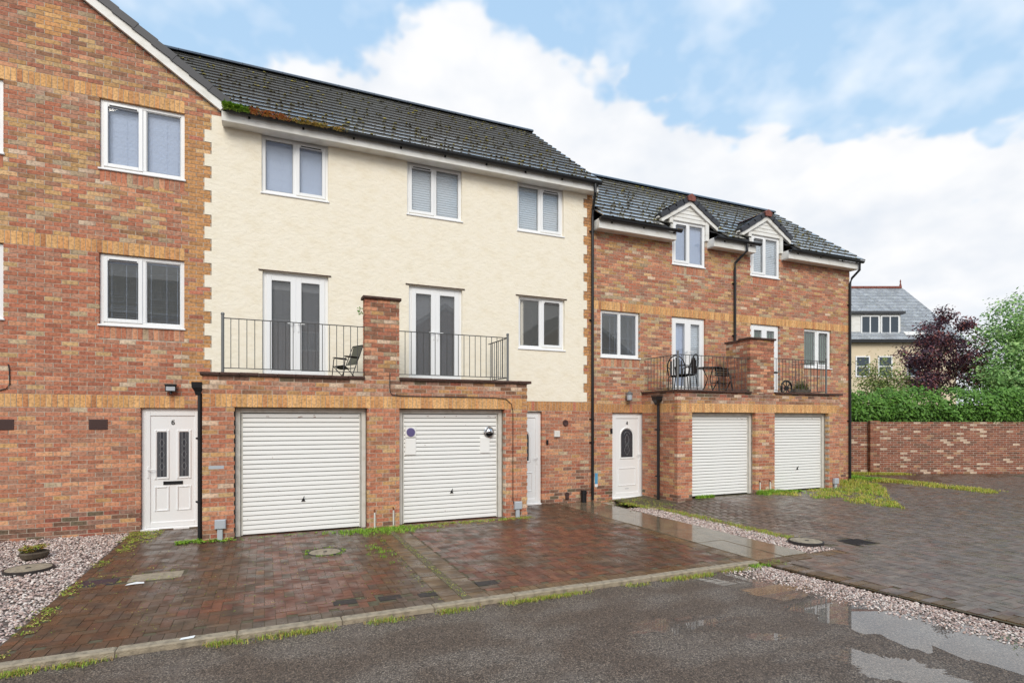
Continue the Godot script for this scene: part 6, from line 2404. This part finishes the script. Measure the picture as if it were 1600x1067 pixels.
func build_green() -> void:
	# ivy hedge on and behind the wall
	var T := thing("ivy_hedge", "thick green ivy hedge hanging over the old garden wall", "hedge")
	var mb := MB.new()
	var f := noise(0.6, 3, FastNoiseLite.TYPE_SIMPLEX_SMOOTH, 131)
	var cols := [lin(84, 128, 46), lin(96, 142, 52), lin(78, 120, 44), lin(110, 154, 60), lin(90, 136, 48)]
	for i in 17000:
		var t := rng.randf()
		var x := lerpf(16.4, 25.6, t)
		var zw := -2.1 + (x - 16.3) * 0.435
		var top := 2.95 + 0.34 * f.get_noise_1d(x * 1.6) + 0.12 * f.get_noise_1d(x * 6.0)
		var u := rng.randf()
		var bulge := 0.34 * sin(clampf(u, 0.0, 1.0) * PI * 0.85 + 0.25) + 0.14 * f.get_noise_2d(x * 2.2, u * 3.0)
		var y := lerpf(1.72, top, u)
		var z := zw - 0.25 + bulge + rng.randfn(0, 0.05)
		if u > 0.86:
			z -= rng.randf() * 0.6
		var c: Color = cols[rng.randi() % cols.size()]
		leaf_quad(mb, Vector3(x, y, z), rng.randf_range(0.035, 0.075), Vector3(rng.randf_range(-0.9, 0.5), rng.randf_range(-0.1, 1.1), rng.randf_range(0.2, 1)).normalized(), c)
	obj("foliage", mb, M.leaf, T)
	var core := MB.new()
	var ca := Vector3(16.4, 1.7, -2.5)
	var cb := Vector3(25.6, 1.7, 1.5)
	var dn := Vector3(0.4, 0, -0.92) * 0.5
	core.quad(ca, cb, cb + Vector3(0, 0.75, 0), ca + Vector3(0, 0.75, 0))
	core.quad(ca + Vector3(0, 0.75, 0), cb + Vector3(0, 0.75, 0), cb + dn + Vector3(0, 0.7, 0), ca + dn + Vector3(0, 0.7, 0))
	obj("stems", core, M.bark, T)
	# purple maple
	T = thing("maple_tree", "dark purple-leaved maple rising behind the ivy hedge", "tree", Vector3(24.5, 0, -2.1), 0.0, "trees behind the garden wall")
	trunk(T, 5.2, 0.11, 7, 1.4)
	mb = MB.new()
	cols = [lin(88, 56, 70), lin(70, 48, 62), lin(112, 66, 72), lin(132, 78, 72), lin(58, 44, 56)]
	for lobe in [[-0.9, 3.6, 0.75, 0.8], [0.2, 3.4, 0.9, 0.8], [1.0, 3.7, 0.75, 0.75], [-0.3, 4.4, 0.85, 0.7], [0.7, 4.6, 0.7, 0.65], [-0.7, 5.2, 0.55, 0.6], [0.1, 5.3, 0.55, 0.6], [1.15, 5.1, 0.5, 0.5], [-1.45, 4.3, 0.4, 0.4], [1.6, 4.2, 0.4, 0.45], [-0.35, 5.9, 0.28, 0.4], [0.95, 5.7, 0.3, 0.35], [-1.5, 3.3, 0.45, 0.4]]:
		leaves(mb, Vector3(lobe[0], lobe[1], rng.randf_range(-0.6, 0.6)), Vector3(lobe[2], lobe[3], lobe[2]), int(44 * lobe[2]), 40, 0.058, cols, 0.15, 0.15)
	obj("crown", mb, M.leaf, T)
	# birch
	T = thing("birch_tree", "tall light green birch with loose hanging leaves behind the hedge", "tree", Vector3(27.4, 0, -0.6), 0.0, "trees behind the garden wall")
	trunk(T, 6.0, 0.13, 8, 1.0)
	mb = MB.new()
	cols = [lin(128, 168, 92), lin(108, 152, 72), lin(150, 186, 112), lin(92, 134, 60), lin(162, 194, 120)]
	leaves(mb, Vector3(0, 4.0, 0), Vector3(2.4, 2.1, 2.0), 260, 48, 0.07, cols, 0.25, 0.26)
	leaves(mb, Vector3(-0.1, 5.7, 0), Vector3(1.3, 1.3, 1.2), 90, 34, 0.065, cols, 0.2, 0.22)
	leaves(mb, Vector3(-2.1, 3.4, 0.4), Vector3(1.0, 0.9, 0.9), 60, 36, 0.065, cols, 0.2, 0.22)
	leaves(mb, Vector3(-1.4, 5.3, 0.0), Vector3(0.7, 0.6, 0.7), 22, 26, 0.06, cols, 0.2, 0.2)
	obj("crown", mb, M.leaf, T)
	# small pale shrub before the far house, and a dark bush at the corner
	T = thing("sapling", "thin pale sapling with sparse yellow green leaves above the hedge", "tree", Vector3(21.4, 0, -2.6), 0.0, "trees behind the garden wall")
	trunk(T, 4.2, 0.045, 9, 0.9)
	mb = MB.new()
	cols = [lin(150, 158, 90), lin(128, 144, 72), lin(166, 160, 104), lin(110, 130, 60)]
	leaves(mb, Vector3(0.1, 3.5, 0), Vector3(1.2, 0.9, 0.8), 90, 18, 0.05, cols, 0.2, 0.18)
	obj("crown", mb, M.leaf, T)
	T = thing("shrub", "dark green bush between the house corner and the ivy hedge", "shrub", Vector3(18.6, 0, -3.0))
	trunk(T, 2.6, 0.05, 6, 0.6)
	mb = MB.new()
	cols = [lin(66, 104, 46), lin(84, 126, 56), lin(54, 88, 40), lin(110, 146, 72)]
	leaves(mb, Vector3(0, 2.7, 0), Vector3(1.1, 1.15, 0.9), 110, 38, 0.06, cols, 0.3, 0.16)
	obj("crown", mb, M.leaf, T)
	T = thing("shrub", "olive green bush rising over the ivy in front of the cream house", "shrub", Vector3(21.9, 0, -2.4))
	trunk(T, 2.8, 0.05, 6, 0.6)
	mb = MB.new()
	cols = [lin(104, 128, 62), lin(120, 142, 72), lin(94, 118, 56), lin(134, 150, 80)]
	leaves(mb, Vector3(0, 2.9, 0), Vector3(1.2, 0.85, 0.9), 90, 30, 0.055, cols, 0.2, 0.2)
	obj("crown", mb, M.leaf, T)
	T = thing("shrub", "rounded green bush behind the ivy under the purple maple", "shrub", Vector3(26.0, 0, 0.4))
	trunk(T, 2.4, 0.05, 6, 0.6)
	mb = MB.new()
	cols = [lin(70, 108, 46), lin(92, 130, 60), lin(58, 92, 40), lin(112, 146, 76)]
	leaves(mb, Vector3(0, 2.7, 0), Vector3(1.5, 1.0, 1.0), 120, 34, 0.06, cols, 0.3, 0.18)
	obj("crown", mb, M.leaf, T)

func slate_plane(parent: Node3D, called: String, a: Vector3, b: Vector3, c: Vector3, d: Vector3, rows: int) -> void:
	# courses of slates that overlap like steps; a-b the eave, d-c the ridge
	var mb := MB.new()
	var n := (b - a).cross(d - a).normalized()
	for j in rows:
		var u0 := float(j) / rows
		var u1 := float(j + 1) / rows
		var p0 := a.lerp(d, u0)
		var p1 := b.lerp(c, u0)
		var p2 := b.lerp(c, u1)
		var p3 := a.lerp(d, u1)
		var cnt := int((p1 - p0).length() / 0.3) + 1
		for i in cnt:
			var f0 := float(i) / cnt
			var f1 := float(i + 1) / cnt
			var tone := rng.randf_range(0.8, 1.15)
			var base := lin(172, 177, 184)
			var col := Color(base.r * tone, base.g * tone, base.b * tone)
			var w := n * 0.016
			mb.quad(p0.lerp(p1, f0) + w, p0.lerp(p1, f1) + w, p3.lerp(p2, f1), p3.lerp(p2, f0), col)
			mb.quad(p0.lerp(p1, f0), p0.lerp(p1, f1), p0.lerp(p1, f1) + w, p0.lerp(p1, f0) + w, col)
	obj(called, mb, M.tile_old, parent)

func far_house() -> void:
	var T := thing("far_house", "cream house with a grey slate roof and white dormer beyond the hedge", "house", Vector3(33.9, 0, -11.9), deg_to_rad(-23.75))
	# local: x along the front, z towards the camera
	var mb := MB.new()
	mb.box(Vector3(-6, -0.2, -7), Vector3(6.1, 6.95, 0))
	obj("wall", mb, M.far_render, T)
	var roof := group_node("roof", T)
	slate_plane(roof, "front_slope", Vector3(-6.3, 6.9, 0.3), Vector3(6.5, 6.9, 0.3), Vector3(5.2, 11.0, -3.6), Vector3(-6.3, 11.0, -3.6), 17)
	slate_plane(roof, "end_slope", Vector3(6.5, 6.9, 0.3), Vector3(6.5, 6.9, -7.3), Vector3(5.2, 11.0, -3.6), Vector3(5.2, 11.0, -3.6), 15)
	slate_plane(roof, "rear_slope", Vector3(6.5, 6.9, -7.3), Vector3(-6.3, 6.9, -7.3), Vector3(-6.3, 11.0, -3.6), Vector3(5.2, 11.0, -3.6), 12)
	var x := -6.3
	while x < 5.1:
		var rt := MB.new()
		rt.box(Vector3(x, 10.95, -3.72), Vector3(x + 0.42, 11.09, -3.48))
		obj("ridge_tile", rt, M.red_cap, roof)
		x += 0.44
	var fin := MB.new()
	fin.lathe([[0.08, 0.0], [0.06, 0.15], [0.03, 0.3], [0.05, 0.38], [0.0, 0.55]], Vector3(5.1, 11.05, -3.6), 10)
	obj("finial", fin, M.red_cap, roof)
	var fa := MB.new()
	fa.box(Vector3(-6.3, 6.72, 0.15), Vector3(6.5, 6.88, 0.32))
	obj("gutter", fa, M.black_plastic, T)
	# long dormer
	var dm := group_node("dormer", T)
	var db := MB.new()
	db.box(Vector3(-0.9, 7.2, -2.6), Vector3(2.75, 8.55, -0.2))
	obj("cheek", db, M.upvc_fascia, dm)
	var dr := MB.new()
	dr.box(Vector3(-1.1, 8.55, -3.2), Vector3(2.95, 8.7, 0.0), lin(70, 72, 78))
	obj("flat_roof", dr, M.tile_old, dm)
	for k in 2:
		var xa := 0.25 + k * 1.25
		var fr := MB.new()
		ring(fr, xa, xa + 1.15, 7.3, 8.45, 0.07, -0.2, -0.13)
		fr.box(Vector3(xa + 0.54, 7.37, -0.2), Vector3(xa + 0.61, 8.38, -0.14))
		obj("window_frame", fr, M.upvc, dm)
		var gl := MB.new()
		gl.quad(Vector3(xa + 0.07, 7.37, -0.18), Vector3(xa + 1.08, 7.37, -0.18), Vector3(xa + 1.08, 8.38, -0.18), Vector3(xa + 0.07, 8.38, -0.18))
		obj("window_pane", gl, M.far_glass, dm)
	# white gablet on the corner
	var gb := MB.new()
	gb.tri(Vector3(2.95, 7.2, 0.1), Vector3(4.2, 7.2, 0.1), Vector3(3.9, 8.6, -1.6))
	gb.quad(Vector3(2.95, 7.2, 0.1), Vector3(3.9, 8.6, -1.6), Vector3(2.95, 8.6, -1.6), Vector3(2.95, 7.2, -1.6))
	obj("gablet", gb, M.upvc_fascia, T)
	# upper floor windows and the brick surround of a door
	for w in [[-0.2, 4.6], [1.2, 4.6], [3.0, 4.6]]:
		var fr := MB.new()
		ring(fr, w[0], w[0] + 0.9, w[1], w[1] + 1.3, 0.08, 0.0, 0.05)
		fr.box(Vector3(w[0] + 0.08, w[1] + 0.62, 0), Vector3(w[0] + 0.82, w[1] + 0.69, 0.045))
		obj("window_frame", fr, M.upvc, T)
		var gl := MB.new()
		gl.quad(Vector3(w[0] + 0.08, w[1] + 0.08, 0.02), Vector3(w[0] + 0.82, w[1] + 0.08, 0.02), Vector3(w[0] + 0.82, w[1] + 1.22, 0.02), Vector3(w[0] + 0.08, w[1] + 1.22, 0.02))
		obj("window_pane", gl, M.far_glass, T)
	var dp := MB.new()
	dp.tube([Vector3(-0.75, 6.75, 0.12), Vector3(-0.75, 0, 0.12)], 0.07, 0.07, 8)
	obj("downpipe", dp, M.black_plastic, T)

func opposite_house(at: Vector3, w: float, eave: float, gabled: bool, label: String) -> void:
	# houses across the road, seen only mirrored in the windows
	var T := thing("opposite_house", label, "house", at, PI, "houses across the road")
	var mb := MB.new()
	mb.box(Vector3(-w / 2, -0.2, -7), Vector3(w / 2, eave, 0))
	if gabled:
		mb.tri(Vector3(-w / 2, eave, 0), Vector3(w / 2, eave, 0), Vector3(0, eave + w * 0.34, 0))
	obj("wall", mb, M.far_brick, T)
	var rf := MB.new()
	if gabled:
		rf.quad(Vector3(w / 2 + 0.2, eave - 0.15, 0.15), Vector3(w / 2 + 0.2, eave - 0.15, -7), Vector3(0, eave + w * 0.34, -7), Vector3(0, eave + w * 0.34, 0.15), lin(58, 58, 60))
		rf.quad(Vector3(-w / 2 - 0.2, eave - 0.15, -7), Vector3(-w / 2 - 0.2, eave - 0.15, 0.15), Vector3(0, eave + w * 0.34, 0.15), Vector3(0, eave + w * 0.34, -7), lin(58, 58, 60))
		var bb := MB.new()
		for s in [-1.0, 1.0]:
			var a := Vector3(s * (w / 2 + 0.2), eave - 0.2, 0.16)
			var b := Vector3(0, eave + w * 0.34 - 0.05, 0.16)
			bb.quad(a - Vector3(0, 0.25, 0), b - Vector3(0, 0.25, 0), b, a)
		obj("barge_board", bb, M.upvc_fascia, T)
	else:
		rf.quad(Vector3(-w / 2 - 0.2, eave, 0.4), Vector3(w / 2 + 0.2, eave, 0.4), Vector3(w / 2 + 0.2, eave + 2.6, -3.5), Vector3(-w / 2 - 0.2, eave + 2.6, -3.5), lin(58, 58, 60))
		rf.quad(Vector3(w / 2 + 0.2, eave, -7.4), Vector3(-w / 2 - 0.2, eave, -7.4), Vector3(-w / 2 - 0.2, eave + 2.6, -3.5), Vector3(w / 2 + 0.2, eave + 2.6, -3.5), lin(58, 58, 60))
		mb = MB.new()
		mb.box(Vector3(-w / 2 - 0.2, eave - 0.2, 0.1), Vector3(w / 2 + 0.2, eave, 0.4))
		obj("fascia", mb, M.upvc_fascia, T)
	obj("roof", rf, M.tile_old, T)
	var n := int(w / 2.6)
	for i in n:
		for k in int(eave / 2.6):
			var x := -w / 2 + (i + 0.5) * w / n
			var y := 1.0 + k * 2.6
			var fr := MB.new()
			ring(fr, x - 0.6, x + 0.6, y, y + 1.2, 0.08, 0.0, 0.04)
			fr.box(Vector3(x - 0.03, y, 0), Vector3(x + 0.03, y + 1.2, 0.035))
			obj("window_frame", fr, M.upvc, T)
			var gl := MB.new()
			gl.quad(Vector3(x - 0.52, y + 0.08, 0.015), Vector3(x + 0.52, y + 0.08, 0.015), Vector3(x + 0.52, y + 1.12, 0.015), Vector3(x - 0.52, y + 1.12, 0.015))
			obj("window_pane", gl, M.far_glass, T)

# ---------------------------------------------------------------- sky
func make_sky() -> Sky:
	var w := 3072
	var h := 1536
	var img := Image.create_empty(w, h, false, Image.FORMAT_RGBF)
	var big := noise(1.3, 5, FastNoiseLite.TYPE_SIMPLEX_SMOOTH, 7)
	var fine := noise(3.4, 5, FastNoiseLite.TYPE_SIMPLEX_SMOOTH, 19)
	var puff := noise(7.5, 4, FastNoiseLite.TYPE_SIMPLEX_SMOOTH, 27)
	var wisp := noise(2.1, 4, FastNoiseLite.TYPE_SIMPLEX_SMOOTH, 33)
	for j in h:
		var el := PI * 0.5 - PI * (j + 0.5) / h
		if el < -0.02:
			for i in w:
				img.set_pixel(i, j, Color(0.32, 0.30, 0.28))
			continue
		var eld := rad_to_deg(el)
		for i in w:
			var az := TAU * (i + 0.5) / w - PI       # 0 looks along -z, positive towards +x
			var d := Vector3(sin(az) * cos(el), sin(el), -cos(az) * cos(el))
			# noise is read on a flat sheet of air, so clouds grow smaller towards the horizon
			var q := d / (d.y + 0.32)
			var n1 := big.get_noise_3d(q.x * 0.9, 0.0, q.z * 0.9)
			var n2 := fine.get_noise_3d(q.x, 3.0, q.z)
			var n4 := puff.get_noise_3d(q.x, 5.0, q.z)
			var n3 := wisp.get_noise_3d(q.x * 1.3, 9.0, q.z * 1.1)
			var azd := rad_to_deg(az)
			# the top of the bank of cumulus that stands all round the horizon
			var top := 28.5 + 7.0 * cos(deg_to_rad((azd - 20.0) * 4.0))
			var t := top - 1.5 + n1 * 4.0 + n2 * 6.0 + (0.5 - absf(n4)) * 3.0 - eld
			var bank := smoothstep(-0.7, 1.3, t)
			var veil := clampf(0.22 + n3 * 0.55 + n2 * 0.75 + n4 * 0.45 + n1 * 0.3, 0.04, 0.8)
			var blue := Color(0.29, 0.48, 0.72).lerp(Color(0.44, 0.61, 0.78), clampf(1.0 - (eld - 8.0) / 45.0, 0.0, 1.0))
			var body := clampf(0.62 + n2 * 0.7 + n1 * 0.4 + n4 * 0.5 - clampf(t - 7.0, 0.0, 10.0) * 0.02, 0.0, 1.0)
			var white := Color(0.66, 0.70, 0.76).lerp(Color(0.82, 0.822, 0.83), body)
			# thinner towards the horizon
			white = white.lerp(Color(0.78, 0.81, 0.85), clampf(1.0 - eld / 12.0, 0.0, 1.0) * 0.6)
			var c := blue.lerp(Color(0.82, 0.85, 0.89), veil)
			c = c.lerp(white, bank)
			img.set_pixel(i, j, Color(c.r * 0.76, c.g * 0.76, c.b * 0.76))
	var m := PanoramaSkyMaterial.new()
	m.panorama = ImageTexture.create_from_image(img)
	var s := Sky.new()
	s.sky_material = m
	return s

func _ready() -> void:
	rng.seed = 4711
	# camera: level, 23.75 degrees to the right of the houses' normal, lens shifted upwards
	var cam := Camera3D.new()
	cam.name = "camera"
	add_child(cam)
	cam.position = CAM
	cam.rotation = Vector3(0, deg_to_rad(-23.75), 0)
	cam.projection = Camera3D.PROJECTION_FRUSTUM
	cam.near = 0.1
	cam.far = 600.0
	cam.size = 1067.0 / 880.0 * cam.near
	cam.frustum_offset = Vector2(0.0, 122.5 / 880.0 * cam.near)
	cam.current = true
	# sky, sun, exposure
	var env := Environment.new()
	env.background_mode = Environment.BG_SKY
	env.sky = make_sky()
	env.tonemap_mode = Environment.TONE_MAPPER_LINEAR
	env.tonemap_exposure = 1.62
	env.sdfgi_enabled = true
	env.ssao_enabled = true
	env.ssil_enabled = true
	var we := WorldEnvironment.new()
	we.name = "world_environment"
	we.environment = env
	add_child(we)
	var sun := DirectionalLight3D.new()
	sun.name = "sun"
	sun.light_energy = 0.5
	sun.light_angular_distance = 34.0
	sun.light_color = Color(1.0, 0.97, 0.92)
	sun.shadow_enabled = true
	add_child(sun)
	sun.look_at_from_position(Vector3(-6, 14, 16), Vector3.ZERO)
	make_materials()
	mat("far_glass", s255(60, 70, 80), 0.04, {"uv1_triplanar": false, "uv1_world_triplanar": false})
	make_palettes()
	build_ground()
	house_gable()
	house_rendered()
	house_dormers()
	garden_wall()
	far_house()
	opposite_house(Vector3(-5, 0, 25.5), 18.0, 8.0, false, "long brick house across the road mirrored in the lower windows")
	opposite_house(Vector3(11, 0, 24.5), 9.0, 6.6, true, "gabled brick house across the road mirrored in the side window")
	opposite_house(Vector3(22, 0, 25.5), 10.0, 7.0, true, "wide gabled brick house across the road beyond the first gable")
	build_green()
	build_puddles()
	build_things()
	build_weeds()
